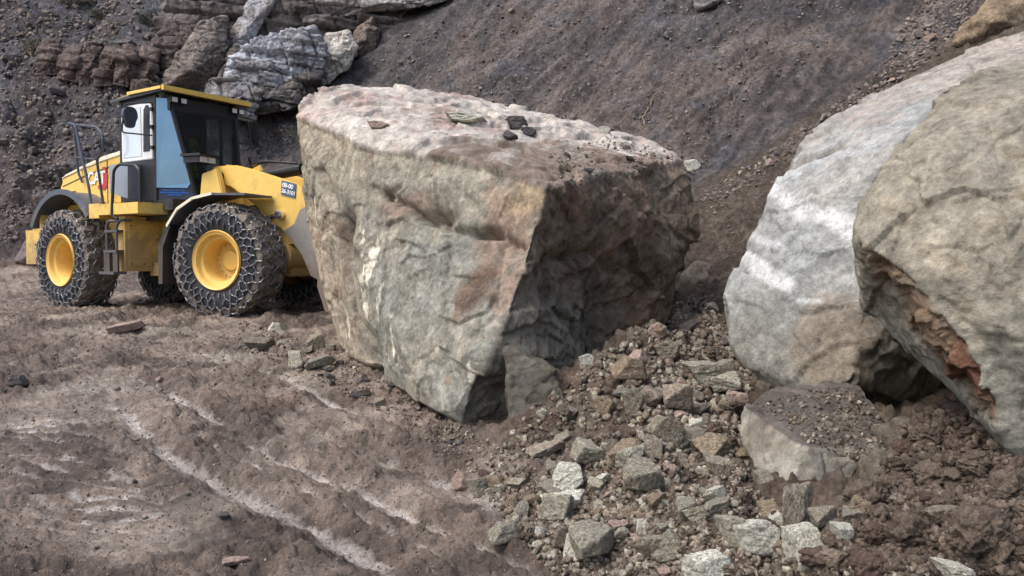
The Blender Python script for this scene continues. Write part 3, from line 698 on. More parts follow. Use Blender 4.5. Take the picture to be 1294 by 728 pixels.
# ------------------------------------------------------------------ wheel loader (local axes: X forward, Y left, Z up)
LO = Vector((-5.22, 12.36, 0.79)); LH = math.radians(-33)
FM = Matrix.Rotation(math.radians(12), 4, 'Z')          # the front frame is steered 12 degrees about the hinge

def paint(name, col, rough=0.45, metal=0.0, dirt=None, amt=0.5, z0=0.3, z1=2.2, spec=0.5, worn=None, dscale=3.0, coat=0.0):
    m, nt, b = new_mat(name); L = nt.links.new; N = nt.nodes.new
    tc = N("ShaderNodeTexCoord")
    n = N("ShaderNodeTexNoise"); n.inputs["Scale"].default_value = dscale; n.inputs["Detail"].default_value = 12; n.inputs["Roughness"].default_value = 0.72
    L(tc.outputs["Object"], n.inputs["Vector"])
    hs = N("ShaderNodeMapRange"); hs.inputs[1].default_value = 0.3; hs.inputs[2].default_value = 0.7; hs.inputs[3].default_value = 0.88; hs.inputs[4].default_value = 1.08
    L(n.outputs[0], hs.inputs[0])
    sc = N("ShaderNodeVectorMath"); sc.operation = 'SCALE'; sc.inputs[0].default_value = col; L(hs.outputs[0], sc.inputs["Scale"])
    out = sc.outputs[0]
    b.inputs["Roughness"].default_value = rough; b.inputs["Metallic"].default_value = metal; b.inputs["Specular IOR Level"].default_value = spec
    b.inputs["Coat Weight"].default_value = coat
    if dirt is not None:
        sp = N("ShaderNodeSeparateXYZ"); L(tc.outputs["Object"], sp.inputs[0])
        hz = N("ShaderNodeMapRange"); hz.inputs[1].default_value = z0; hz.inputs[2].default_value = z1; hz.inputs[3].default_value = 0.36; hz.inputs[4].default_value = -0.12
        L(sp.outputs[2], hz.inputs[0])
        ad = N("ShaderNodeMath"); ad.operation = 'ADD'; L(n.outputs[0], ad.inputs[0]); L(hz.outputs[0], ad.inputs[1])
        mr = N("ShaderNodeMapRange"); mr.inputs[1].default_value = 0.52; mr.inputs[2].default_value = 0.72; mr.inputs[3].default_value = 0; mr.inputs[4].default_value = amt
        L(ad.outputs[0], mr.inputs[0])
        mx = N("ShaderNodeMix"); mx.data_type = 'RGBA'; L(mr.outputs[0], mx.inputs[0]); L(out, mx.inputs[6]); mx.inputs[7].default_value = (*dirt, 1); out = mx.outputs[2]
        r2 = N("ShaderNodeMapRange"); r2.inputs[3].default_value = rough; r2.inputs[4].default_value = 0.9; L(mr.outputs[0], r2.inputs[0]); L(r2.outputs[0], b.inputs["Roughness"])
    L(out, b.inputs["Base Color"])
    return m
MUDC = srgb(122, 106, 92)
YEL = paint("yellow_paint", srgb(238, 198, 102), 0.36, 0, MUDC, 0.65)
YEL2 = paint("rim_yellow", srgb(226, 186, 100), 0.5, 0, MUDC, 0.8, -9, -8)
CREAM = paint("hood_sheen_and_lip_paint", srgb(240, 230, 204), 0.35, 0, MUDC, 0.3)  # pale sky reflection painted onto the hood lid; plain beige on fender lips
BLK = paint("black_plastic", srgb(34, 35, 38), 0.45, 0, MUDC, 0.35)
DGREY = paint("dark_grey_paint", srgb(74, 80, 92), 0.35, 0.2, MUDC, 0.35)
FEND = paint("fender_plastic", srgb(82, 88, 98), 0.4, 0, MUDC, 0.6)
SILV = paint("grey_metal", srgb(150, 158, 172), 0.3, 0.5, MUDC, 0.3)
WORN = paint("worn_steel", srgb(150, 146, 142), 0.4, 0.5, MUDC, 0.8, 0.0, 1.6)
CHROME = paint("chrome", srgb(225, 225, 225), 0.12, 1.0)
WHITE = paint("white_paint", srgb(232, 232, 230), 0.35, 0, MUDC, 0.15)
RUB_ = paint("tyre_rubber", srgb(40, 41, 48), 0.75, 0, srgb(112, 102, 92), 0.9, -9, -8, dscale=5)
MUDR = paint("muddy_tread", srgb(122, 112, 102), 0.9, 0, srgb(78, 71, 66), 0.8, -9, -8, dscale=5)
CHAIN = paint("chain_steel", srgb(128, 128, 130), 0.5, 0.4, srgb(100, 92, 84), 0.85, -9, -8, dscale=6)
LAMP = paint("lamp_glass", srgb(230, 232, 235), 0.1, 0.3)
REDM = paint("red_decal", srgb(196, 44, 70), 0.4); BLUEM = paint("blue_plate", srgb(70, 98, 122), 0.4); WHM = paint("white_decal", srgb(245, 245, 245), 0.4)
BLUT = paint("blue_lettering", srgb(60, 130, 225), 0.4); HIVIS = paint("hivis_fabric", srgb(170, 200, 60), 0.8)
TEAL = paint("seat_fabric", srgb(46, 74, 84), 0.8)
def glass_mat(name, tint, refl, rough=0.05, mixf=0.4):
    m, nt, b = new_mat(name); L = nt.links.new
    tr = nt.nodes.new("ShaderNodeBsdfTransparent"); tr.inputs[0].default_value = (*tint, 1)
    b.inputs["Base Color"].default_value = (*refl, 1); b.inputs["Roughness"].default_value = rough; b.inputs["Specular IOR Level"].default_value = 0.8
    mx = nt.nodes.new("ShaderNodeMixShader"); mx.inputs[0].default_value = mixf
    L(tr.outputs[0], mx.inputs[1]); L(b.outputs[0], mx.inputs[2]); L(mx.outputs[0], nt.nodes["Material Output"].inputs[0]); return m
GL_F = glass_mat("windscreen_glass", (0.62, 0.72, 0.74), (0.02, 0.03, 0.035), 0.03, 0.30)
GL_P = paint("corner_glass_sky_sheen", srgb(124, 160, 188), 0.08, 0.55, srgb(84, 112, 136), 0.8, -9, -8, dscale=2.2, coat=1.0)  # blue sky reflection painted into the glass colour, with darker blue patches
GL_D = paint("door_glass_sky_sheen", srgb(206, 216, 224), 0.12, 0.1, coat=0.4)  # near-white base colour paints the bright sky mirrored in the door pane

class MB:
    def __init__(s, M=None): s.bm = bmesh.new(); s.M = M or Matrix.Identity(4)
    def _bev(s, f0, off, seg=2):
        if off > 0:
            es = list({e for f in f0 for e in f.edges if len(e.link_faces) == 2 and e.calc_face_angle(0) > 0.5})
            bmesh.ops.bevel(s.bm, geom=es, offset=off, segments=seg, affect='EDGES', clamp_overlap=True)
    def hexa(s, P8, bev=0.008):
        v = [s.bm.verts.new(p) for p in P8]
        fs = [s.bm.faces.new([v[i] for i in q]) for q in ((0,3,2,1),(4,5,6,7),(0,1,5,4),(1,2,6,5),(2,3,7,6),(3,0,4,7))]
        s._bev(fs, bev); return s
    def box(s, x0, x1, y0, y1, z0, z1, bev=0.008):
        return s.hexa([(x0,y0,z0),(x1,y0,z0),(x1,y1,z0),(x0,y1,z0),(x0,y0,z1),(x1,y0,z1),(x1,y1,z1),(x0,y1,z1)], bev)
    def prism(s, pts, y0, y1, bev=0.008, seg=2):
        a = [s.bm.verts.new((x, y0, z)) for x, z in pts]; b = [s.bm.verts.new((x, y1, z)) for x, z in pts]; n = len(pts)
        fs = [s.bm.faces.new(a), s.bm.faces.new(b[::-1])] + [s.bm.faces.new((a[i], b[i], b[(i + 1) % n], a[(i + 1) % n])) for i in range(n)]
        bmesh.ops.recalc_face_normals(s.bm, faces=fs)
        s._bev(fs, bev, seg); return s
    def slab(s, quad, t, bev=0.004):
        """flat polygon in space given a thickness"""
        q = [Vector(p) for p in quad]; n = (q[1] - q[0]).cross(q[2] - q[0]).normalized() * t
        a = [s.bm.verts.new(p) for p in q]; b = [s.bm.verts.new(p + n) for p in q]; k = len(q)
        fs = [s.bm.faces.new(a[::-1]), s.bm.faces.new(b)] + [s.bm.faces.new((a[i], a[(i + 1) % k], b[(i + 1) % k], b[i])) for i in range(k)]
        bmesh.ops.recalc_face_normals(s.bm, faces=fs)
        s._bev(fs, bev, 1); return s
    def tube(s, path, r, n=8):
        P_ = [Vector(p) for p in path]; rings = []
        for i, p in enumerate(P_):
            t = (P_[min(i + 1, len(P_) - 1)] - P_[max(i - 1, 0)]).normalized()
            u = t.orthogonal().normalized() if i == 0 else (pu - t * pu.dot(t)).normalized()
            pu = u; w = t.cross(u)
            rings.append([s.bm.verts.new(p + (u * math.cos(a_) + w * math.sin(a_)) * r) for a_ in [2 * math.pi * k / n for k in range(n)]])
        for a_, b_ in zip(rings, rings[1:]):
            for k in range(n): s.bm.faces.new((a_[k], a_[(k + 1) % n], b_[(k + 1) % n], b_[k]))
        s.bm.faces.new(rings[0][::-1]); s.bm.faces.new(rings[-1]); return s
    def lathe(s, prof, c, n=48):
        """profile of (radius, y) turned about the Y axis through c"""
        rings = [[s.bm.verts.new((c[0] + r_ * math.cos(2 * math.pi * k / n), c[1] + y_, c[2] + r_ * math.sin(2 * math.pi * k / n))) for k in range(n)] for r_, y_ in prof]
        for a_, b_ in zip(rings, rings[1:]):
            for k in range(n): s.bm.faces.new((a_[k], a_[(k + 1) % n], b_[(k + 1) % n], b_[k]))
        if prof[-1][0] < .01: s.bm.faces.new(rings[-1])
        return s
    def build(s, name, mat, parent, smooth=True, label=None):
        bmesh.ops.transform(s.bm, matrix=s.M, verts=s.bm.verts)
        bmesh.ops.recalc_face_normals(s.bm, faces=s.bm.faces)
        me_ = bpy.data.meshes.new(name); s.bm.to_mesh(me_); s.bm.free()
        if smooth:
            me_.polygons.foreach_set("use_smooth", np.ones(len(me_.polygons), dtype=bool))
            try: me_.set_sharp_from_angle(angle=math.radians(35))
            except Exception: pass
        o = link(name, me_, mat, parent)
        if label: o['label'] = label
        return o
def rnd_path(pts, r=0.06, n=4):
    """round the corners of a polyline"""
    P_ = [Vector(p) for p in pts]; out = [P_[0]]
    for a_, b_, c_ in zip(P_, P_[1:], P_[2:]):
        u = (a_ - b_); w = (c_ - b_); k = min(r, u.length / 2.2, w.length / 2.2); p0 = b_ + u.normalized() * k; p1 = b_ + w.normalized() * k
        for i in range(n + 1):
            t = i / n; out.append(p0 * (1 - t) ** 2 + b_ * 2 * t * (1 - t) + p1 * t * t)
    out.append(P_[-1]); return out

loader = bpy.data.objects.new("wheel_loader", None); C.objects.link(loader)
loader.location = LO; loader.rotation_euler = (0, 0, LH)
tag(loader, "yellow wheel loader with chained tyres pushing at the back of the main boulder", "wheel loader")
LD = loader
# -- rear body
hood = MB().prism([(-2.42,1.45),(-2.42,2.02),(-2.30,2.19),(-1.75,2.31),(-1.1,2.43),(-.42,2.50),(-.36,1.40),(-1.0,1.38)], -.70, .70, 0.05, 3).build("engine_hood", YEL, LD)
MB().prism([(-2.40,2.10),(-1.75,2.22),(-1.1,2.32),(-.40,2.40),(-.40,2.515),(-1.1,2.445),(-1.75,2.325),(-2.32,2.205)], -.715, .715, 0.04, 3).build("hood_lid", CREAM, hood)  # lid colour carries the hood's painted sky highlight
t = MB()
for k in range(5): t.box(-2.12, -1.9, -.712, -.704, 1.70 + k * .05, 1.725 + k * .05, .002)
t.build("vent", BLK, hood)
t = MB().tube([(-.95,-.703,1.5),(-.95,-.706,2.44)], .006, 6).tube([(-2.3,-.703,2.02),(-1.5,-.704,2.18),(-.5,-.704,2.30)], .007, 6); t.build("seam", BLK, hood)
MB().box(-2.35, .95, -.45, .45, .62, 1.42, .02).build("rear_frame", YEL, LD)
cw = MB().box(-2.78, -2.38, -1.08, 1.08, .72, 1.28, .03).build("counterweight", YEL, LD)
MB().box(-2.50, -2.2, -1.10, -1.0, 1.05, 1.30, .01).box(-2.36, -2.30, -1.06, -.9, 1.25, 1.66, .008).build("bracket", YEL, cw)
def arch(xc, zc, r, a0, a1, th_, y0, y1, M=None, n=18, sq=1.0):
    m_ = MB(M); o_ = [(xc + (r + th_) * math.cos(a0 + (a1 - a0) * i / n) * sq, zc + (r + th_) * math.sin(a0 + (a1 - a0) * i / n)) for i in range(n + 1)]
    i_ = [(xc + r * math.cos(a0 + (a1 - a0) * i / n) * sq, zc + r * math.sin(a0 + (a1 - a0) * i / n)) for i in range(n + 1)]
    for k in range(n): m_.prism([o_[k], o_[k + 1], i_[k + 1], i_[k]], y0, y1, 0)
    bmesh.ops.remove_doubles(m_.bm, verts=m_.bm.verts, dist=1e-4)
    inner = [f for f in m_.bm.faces if False]
    return m_
for sgn in (-1, 1):
    y0, y1 = (-1.12, -.62) if sgn < 0 else (.62, 1.12)
    f_ = arch(-1.58, .86, 0.98, math.radians(36), math.radians(152), .035, y0, y1).build("rear_fender", FEND, LD)
    ye = y0 if sgn < 0 else y1
    arch(-1.58, .86, 0.965, math.radians(36), math.radians(152), .085, ye - .02, ye + .02).build("fender_lip", FEND, f_)
MB().prism([(-2.35,1.0),(-2.35,1.62),(-1.9,1.80),(-1.2,1.80),(-.8,1.45),(-.8,1.0)], -.66, -.63, .004).build("wheel_well_panel", YEL, LD)
# -- platform, side box, ladder
pf = MB().box(-.46, .62, -1.16, -.62, 1.46, 1.62, .012).build("platform", YEL, LD)
MB().box(-.72, -.44, -1.13, -.62, 1.42, 1.64, .012).build("platform_end", YEL, pf)
t = MB()
for k in range(7): t.box(-.1 + k * .09, -.05 + k * .09, -1.08, -.82, 1.62, 1.64, .003)
t.build("grip_strip", BLK, pf)
MB().box(-.46, .62, .62, 1.16, 1.46, 1.62, .012).build("platform", YEL, LD)
sb = MB().box(-.12, .08, -1.04, -.42, .62, 1.44, .015).build("side_box", YEL, LD)
MB().box(.082, .092, -.98, -.50, .70, 1.38, .004).build("box_door", YEL, sb)
MB().box(.094, .108, -.66, -.58, 1.16, 1.34, .003).build("hinge", YEL, sb)
t = MB()
for (yy, zz) in ((-.95,.73),(-.95,1.3),(-.75,.73),(-.62,.73),(-.53,.9),(-.53,1.1)): MB().tube([(.09,yy,zz),(.102,yy,zz)], .012, 8).build("bolt", BLK, sb)
MB().box(.0, .6, -.6, -.4, .55, .75, .01).box(.05, .9, -.38, .38, .5, .62, .01).build("belly_plate", YEL, LD)
MB().tube([(.25,-.62,1.50),(.25,-.62,1.60)], .12, 20).tube([(.25,-.62,1.44),(.25,-.62,1.5)], .09, 20).build("cab_mount", BLK, LD)
MB().box(-.35, .85, -.7, .6, 1.38, 1.50, .01).build("cab_base", BLK, LD)
lad = MB()
lad.tube(rnd_path([(-.26,-1.12,.95),(-.26,-1.12,1.30),(-.20,-1.12,1.37),(-.05,-1.06,1.37)]), .022).tube(rnd_path([(.0,-1.12,.95),(.0,-1.12,1.30),(.06,-1.1,1.38),(.16,-.98,1.38)]), .022)
lad.box(-.30, .04, -1.14, -1.02, 1.20, 1.235, .006).box(-.29, .05, -1.16, -1.02, .90, .94, .006)
lad = lad.build("ladder", DGREY, LD)
MB().box(-.30, -.15, -1.15, -1.12, .60, .91, .01).box(-.06, .06, -1.15, -1.12, .60, .91, .01).build("strap", BLK, lad)
MB().box(-.32, .08, -1.22, -1.02, .58, .62, .006).build("step", DGREY, lad)
# -- handrails
MB().tube(rnd_path([(-.62,-1.1,1.56),(-.70,-1.1,1.62),(-.77,-1.1,1.92),(-1.12,-1.1,2.88),(-1.30,-1.1,2.92)]), .022).build("handrail", DGREY, LD)
MB().tube(rnd_path([(-1.62,-.74,2.05),(-1.70,-.76,2.2),(-1.72,-.80,2.95),(-1.45,-1.0,2.96)]), .02).build("handrail", DGREY, LD)
MB().tube(rnd_path([(-1.25,-1.05,2.90),(-.68,-1.0,2.82),(-.53,-1.0,2.70),(-.54,-1.0,2.46),(-.80,-.95,2.33),(-.82,-.85,1.66)], .07), .02).tube([(-1.75,-.78,2.46),(-.80,-.96,2.34)], .016).build("handrail", DGREY, LD)
MB().tube(rnd_path([(.06,-1.13,1.40),(-.03,-1.17,1.44),(-.01,-1.14,2.11),(.10,-1.12,2.19),(.52,-1.12,2.15),(.62,-1.12,2.06),(.62,-1.12,1.62)], .08), .022).build("handrail", BLK, LD)
# -- cab
YN, YF = -.78, .62
cab = bpy.data.objects.new("cab", None); C.objects.link(cab); cab.parent = LD
t = MB()   # posts and sills
for yy, s_ in ((YN, 1), (YF, -1)):
    t.tube([(-.42, yy + .03 * s_, 1.66), (-.42, yy + .03 * s_, 3.2)], .045, 8)
    t.tube([(.45, yy + .02 * s_, 1.66), (.47, yy + .02 * s_, 3.2)], .035, 8)
t.tube([(.60, -.64, 3.2), (.86, -.36, 1.66)], .035, 8).tube([(.60, .50, 3.2), (.70, .52, 1.66)], .05, 8)
t.box(-.46, .86, YN + .01, YF - .01, 1.52, 1.68, .02)
t.box(.50, .66, -.66, .52, 3.0, 3.2, .01)
t.box(-.46, .5, YN + .01, YN + .05, 3.12, 3.22, .005).box(-.46, .5, YF - .05, YF - .01, 3.12, 3.22, .005)
t.box(-.46, -.42, YN + .02, -.45, 1.68, 3.2, .003).box(-.46, -.42, .25, YF - .02, 1.68, 3.2, .003).box(-.46, -.42, -.45, .25, 1.68, 2.3, .003).box(-.46, -.42, -.45, .25, 3.0, 3.2, .003)
t.build("cab_frame", BLK, cab)
# far-side wall with its two door windows left open
MB().box(-.42, .45, YF - .04, YF - .01, 1.68, 2.05, .003).box(-.42, -.25, YF - .04, YF - .01, 2.05, 3.12, .003).box(.1, .16, YF - .04, YF - .01, 2.05, 3.12, .003).build("cab_frame", BLK, cab)
MB().slab([(.50,-.755,3.18),(.47,-.755,1.68),(.84,-.38,1.68),(.60,-.63,3.18)][::-1], .008, 0).build("lower_panel", DGREY, cab)
cg = MB().slab([(.505,-.775,3.17),(.482,-.780,1.86),(.78,-.475,1.86),(.805,-.435,1.94),(.605,-.655,3.17)][::-1], .006, 0).build("corner_window", GL_P, cab)
MB().slab([(.65,-.58,3.02),(.86,-.34,1.72),(.74,.50,1.72),(.66,.48,3.02)], .006, 0).build("windscreen", GL_F, cab)
# door
dr = MB().prism([(-.38,2.28),(-.38,3.02),(-.30,3.12),(.36,3.12),(.42,3.02),(.42,2.28)], YN - .015, YN + .015, .01).build("door", WHITE, cab)
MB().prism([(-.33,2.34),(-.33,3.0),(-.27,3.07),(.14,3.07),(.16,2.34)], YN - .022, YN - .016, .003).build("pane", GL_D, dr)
MB().prism([(.20,2.40),(.22,3.02),(.28,3.08),(.34,3.08),(.37,3.0),(.36,2.40)], YN - .024, YN - .016, .003).build("pane", BLK, dr, label="dark open front strip of the cab door")
for zz in (2.42, 2.72, 2.98): MB().box(.41, .47, YN - .05, YN - .015, zz, zz + .05, .006).build("hinge", BLK, dr)
MB().box(-.38, .45, YN - .012, YN + .01, 1.68, 2.27, .006).build("lower_panel", BLK, cab, label="black lower door panel")
bx = MB().hexa([(-.36,-1.0,1.80),(.10,-1.0,1.70),(.10,-.80,1.70),(-.36,-.80,1.80),(-.38,-1.0,2.22),(.12,-1.0,2.22),(.12,-.80,2.22),(-.38,-.80,2.22)], .02).build("side_locker", SILV, LD)
# roof
rf = MB().hexa([(-.62,YN-.06,3.20),(.74,YN-.06,3.235),(.74,YF+.06,3.235),(-.62,YF+.06,3.20),(-.60,YN-.04,3.25),(.76,YN-.06,3.30),(.76,YF+.06,3.30),(-.60,YF+.04,3.25)], .012).build("cab_roof", BLK, cab)
MB().hexa([(-.58,YN-.03,3.252),(.74,YN-.05,3.302),(.74,YF+.05,3.302),(-.58,YF+.03,3.252),(-.50,YN+.05,3.30),(.66,YN+.04,3.345),(.66,YF-.04,3.345),(-.50,YF-.05,3.30)], .012).box(.745, .80, YN-.065, YF+.065, 3.245, 3.315, .01).box(-.1,.745,YN-.085,YN-.06,3.262,3.305,.006).build("roof_cap", YEL, rf)
for yy in (-.62, -.47, .42, .55):
    l_ = MB().box(.66, .72, yy - .055, yy + .055, 3.10, 3.19, .01).build("work_light", BLK, cab)
    MB().box(.722, .73, yy - .042, yy + .042, 3.112, 3.178, .006).build("lens", LAMP, l_)
# inside
st_ = MB().box(-.2, .2, -.28, .22, 1.95, 2.1, .04).box(-.28, -.16, -.26, .2, 2.1, 2.75, .05).box(-.27, -.18, -.15, .1, 2.78, 2.95, .03).build("seat", TEAL, cab)
wheel_ = [(.42 + .10 * math.cos(a_) * .4, -.05 + .19 * math.sin(a_), 2.35 + .19 * math.cos(a_)) for a_ in [2 * math.pi * k / 24 for k in range(25)]]
MB().tube(wheel_, .014, 6).tube([(.45,-.05,2.35),(.62,-.05,1.75)], .035, 8).build("steering_wheel", BLK, cab)
MB().box(.5, .62, -.25, .4, 1.7, 2.05, .03).build("dashboard", BLK, cab)
MB().box(-.40, -.37, .28, .5, 2.2, 2.8, .02).build("hivis_vest", HIVIS, cab)
MB().tube([(.735,-.30,1.95),(.69,-.42,2.75)], .008, 5).tube([(.76,-.1,1.9),(.735,-.30,1.95)], .008, 5).build("wiper", BLK, cab)
# mirrors
mr = MB(); mr.tube(rnd_path([(.45,YN-.03,3.10),(.20,-1.08,3.06),(.15,-1.10,2.65),(.45,YN-.03,2.62)], .05), .012, 6).build("mirror_arm", BLK, LD)
m_ = MB(); ring = [(.155 + .0 * 0, -1.0 + .115 * (abs(math.cos(a_)) ** .7) * (1 if math.cos(a_) > 0 else -1) * (0.75 if math.sin(a_) < 0 else 1), 2.88 + .155 * (abs(math.sin(a_)) ** .7) * (1 if math.sin(a_) > 0 else -1)) for a_ in [2 * math.pi * k / 28 for k in range(28)]]
m_.slab(ring, .07, .01); m_.build("mirror", DGREY, LD)
MB().tube(rnd_path([(.5,YF,3.12),(.35,1.10,3.14),(.32,1.16,2.72),(.5,YF+.02,2.70)], .05), .012, 6).build("mirror_arm", BLK, LD)
MB().slab([(.34,1.00,3.12),(.34,1.20,3.10),(.34,1.20,2.72),(.34,1.10,2.74)], .06, .012).build("mirror", BLK, LD)
MB().tube(rnd_path([(.7,.70,1.7),(.7,.74,2.3),(.75,.66,2.42),(.8,.62,2.42)], .05), .018, 6).build("handrail", BLK, LD)
# -- front frame (steered)
ff = MB(FM).prism([(.12,.55),(.12,1.25),(.85,1.45),(1.0,2.12),(1.2,2.22),(1.42,2.1),(1.6,1.35),(2.3,1.25),(2.42,.95),(2.3,.55)], -.40, .40, .02).build("front_frame", YEL, LD)
MB(FM).prism([(.92,1.45),(1.0,2.05),(1.28,2.12),(1.42,1.6),(1.5,1.35),(.9,1.2)], -.70, -.60, .015).build("loader_tower", YEL, LD)
MB(FM).tube([(1.22,-.62,2.02),(1.22,.62,2.02)], .07, 20).build("pivot_pin", BLK, LD)
MB(FM).tube([(2.25,-.55,.86),(2.25,.3,.86)], .20, 28).box(2.0,2.5,-.5,.3,1.02,1.30,.02).build("cross_tube", YEL, LD)
MB(FM).tube([(1.65,-.8,.77),(1.65,.8,.77)], .17, 20).build("axle", YEL, LD)
MB().tube([(-1.6,-.8,.77),(-1.6,.8,.77)], .17, 20).build("axle", YEL, LD)
FP = [(.66,.52),(.66,.95),(.78,1.28),(.98,1.52),(1.25,1.66),(1.6,1.72),(2.16,1.70)]
for y0, y1 in ((-1.16, -.58), (.58, 1.16)):
    t = MB(FM); n_in = [(x + .035 if i < 4 else x, z - (.03 if i >= 3 else 0)) for i, (x, z) in enumerate(FP)]
    for k in range(len(FP) - 1): t.prism([FP[k], FP[k + 1], n_in[k + 1], n_in[k]], y0, y1, 0)
    fe_ = t.build("front_fender", FEND, LD)
    ye = y0 if y0 < 0 else y1
    t = MB(FM)
    for k in range(2, len(FP) - 2):
        (xa, za), (xb, zb) = FP[k], FP[k + 1]
        t.prism([(xa, za + .01), (xb, zb + .01), (xb + .01, zb - .028), (xa + .02, za - .025)], ye - .012, ye + .012, 0)
    t.build("fender_lip", CREAM, fe_)
    MB(FM).prism([(.63,.45),(.63,1.0),(.80,1.30),(.86,1.27),(.72,.98),(.70,.45)], ye - .01 if ye < 0 else ye - .5, ye + .5 if ye < 0 else ye + .01, 0).build("mud_flap", BLK, fe_)
ARM = [(1.02,2.08),(1.10,2.17),(1.5,2.17),(1.95,2.10),(2.5,1.97),(2.85,1.86),(3.12,1.60),(3.28,1.2),(3.32,.70),(3.22,.50),(3.06,.56),(2.92,.85),(2.70,1.12),(2.42,1.34),(2.2,1.48),(1.85,1.66),(1.4,1.86),(1.06,1.92)]
ARM = [(x - .28 * min(1, max(0, (x - 1.5) / .8)), z) for x, z in ARM]
for yy in (-.56, .46):
    la = MB(FM).prism(ARM, yy, yy + .10, .018).build("lift_arm", YEL, LD)
    s_ = -1 if yy < 0 else 1; yo = yy - .006 if yy < 0 else yy + .106
    MB(FM).prism([(x - .28, z) for x, z in [(3.12,1.585),(3.272,1.2),(3.31,.72),(3.21,.51),(3.07,.57),(2.93,.86),(2.72,1.11),(2.62,1.20),(2.80,1.30),(2.90,1.5)]], min(yo, yo + .003 * s_), max(yo, yo + .003 * s_) + .002, 0).build("worn_patch", WORN, la)
    MB(FM).tube([(1.2,yy + .05,1.02),(1.95,yy + .05,1.38)], .075, 20).build("lift_cylinder", BLK, LD)
    MB(FM).tube([(1.95,yy - .02,1.38),(2.30,yy - .02,1.43)], .03, 14).tube([(2.30,yy - .08,1.43),(2.30,yy + .06,1.43)], .065, 16).build("piston_rod", CHROME, LD)
MB(FM).tube([(1.5,0,2.06),(2.25,0,2.14)], .085, 20).build("tilt_cylinder", BLK, LD)
MB(FM).tube([(2.25,0,2.14),(2.75,0,2.10)], .035, 12).build("piston_rod", CHROME, LD)
MB(FM).prism([(2.28,2.18),(2.42,2.32),(2.60,2.26),(2.75,1.9),(2.9,1.4),(2.7,1.35),(2.5,1.8)], -.10, .10, .02).build("tilt_lever", BLK, LD)
MB(FM).tube([(2.1,-.46,1.62),(2.1,.46,1.62)], .10, 16).build("arm_crossbar", YEL, LD)
for dy in (-.2, -.12):
    MB(FM).tube(rnd_path([(1.3,dy,2.12),(1.7,dy - .08,2.26),(2.1,dy,2.22),(2.3,dy,2.2)], .2), .014, 6).build("hydraulic_hose", BLK, LD)
MB(FM).tube(rnd_path([(1.3,-.42,1.0),(1.5,-.5,1.5),(1.75,-.42,1.62),(1.9,-.40,1.2),(2.1,-.35,1.1)], .15), .02, 6).build("hydraulic_hose", BLK, LD)
bk = [(3.28,.45),(3.35,1.1),(3.50,1.35),(3.9,1.42),(3.86,1.36),(3.55,1.28),(3.44,1.05),(3.40,.5),(3.5,.2),(3.8,.08),(4.5,.06),(4.5,.02),(3.75,.02),(3.42,.12)]
b_ = MB(FM).prism(bk, -1.12, 1.12, .004).build("bucket", WORN, LD)
for yy in (-1.15, 1.12): MB(FM).prism([(3.42,.12),(3.30,.45),(3.36,1.1),(3.50,1.35),(3.86,1.38),(4.2,.6),(4.5,.04),(3.75,.03)], yy, yy + .03, .004).build("side_plate", WORN, b_)
# plate on the arm
pl = MB(FM).hexa([(x - .30, y, z) for x, y, z in [(2.60,-.574,1.72),(2.84,-.574,1.66),(2.84,-.562,1.66),(2.60,-.562,1.72),(2.62,-.574,1.92),(2.86,-.574,1.86),(2.86,-.562,1.86),(2.62,-.562,1.92)]], .003).build("number_plate", BLUEM, LD)
def text(body, size, mat, parent, M, ext=0.002, name="lettering", align='CENTER'):
    cu = bpy.data.curves.new(name, 'FONT'); cu.body = body; cu.size = size; cu.extrude = ext; cu.align_x = align; cu.align_y = 'CENTER'; cu.space_character = 0.95
    cu.offset = size * 0.02
    o = bpy.data.objects.new(name, cu); C.objects.link(o)
    dg_ = bpy.context.evaluated_depsgraph_get(); dg_.update()
    me_ = bpy.data.meshes.new_from_object(o.evaluated_get(dg_)); bpy.data.objects.remove(o)
    me_.transform(M); me_.materials.clear(); me_.name = name
    return link(name, me_, mat, parent)
RX = Matrix.Rotation(math.pi / 2, 4, 'X')
TL = Matrix.Rotation(math.radians(14), 4, 'Y')
text("08-00", .085, WHM, pl, FM @ Matrix.Translation((2.425, -.578, 1.835)) @ TL @ RX)
text("26-3101", .078, WHM, pl, FM @ Matrix.Translation((2.435, -.578, 1.745)) @ TL @ RX)
# badge on the hood
bd = MB().prism([(-1.22,1.93),(-1.22,1.98),(-1.06,1.99),(-1.02,2.20),(-1.10,2.26),(-1.0,2.27),(-.93,2.14),(-.95,1.96),(-1.03,1.90)], -.712, -.706, .001).build("badge", REDM, hood)
text("CAT", .27, WHM, bd, Matrix.Translation((-1.25, -.716, 2.095)) @ RX, .002)
# blue lettering too worn to read on the corner panel: rows of word-length strokes
v0 = Vector((.475, -.757, 0)); vd = (Vector((.84, -.38, 0)) - v0); nn = Vector((vd.y, -vd.x, 0)).normalized() * .004
t = MB(); rs_ = random.Random(4)
for zr, a_, e_ in ((1.825, .12, .72), (1.79, .06, .80), (1.755, .24, .66)):
    u = a_
    while u < e_:
        w_ = rs_.uniform(.02, .035); z_ = rs_.uniform(.008, .012)
        p0, p1 = v0 + vd * u + nn, v0 + vd * (u + w_) + nn
        t.slab([(p0.x, p0.y, zr - z_), (p1.x, p1.y, zr - z_), (p1.x, p1.y, zr + z_), (p0.x, p0.y, zr + z_)], .002, 0)
        u += w_ + (.012 if rs_.random() < .8 else .035)
t.build("lettering", BLUT, cab)
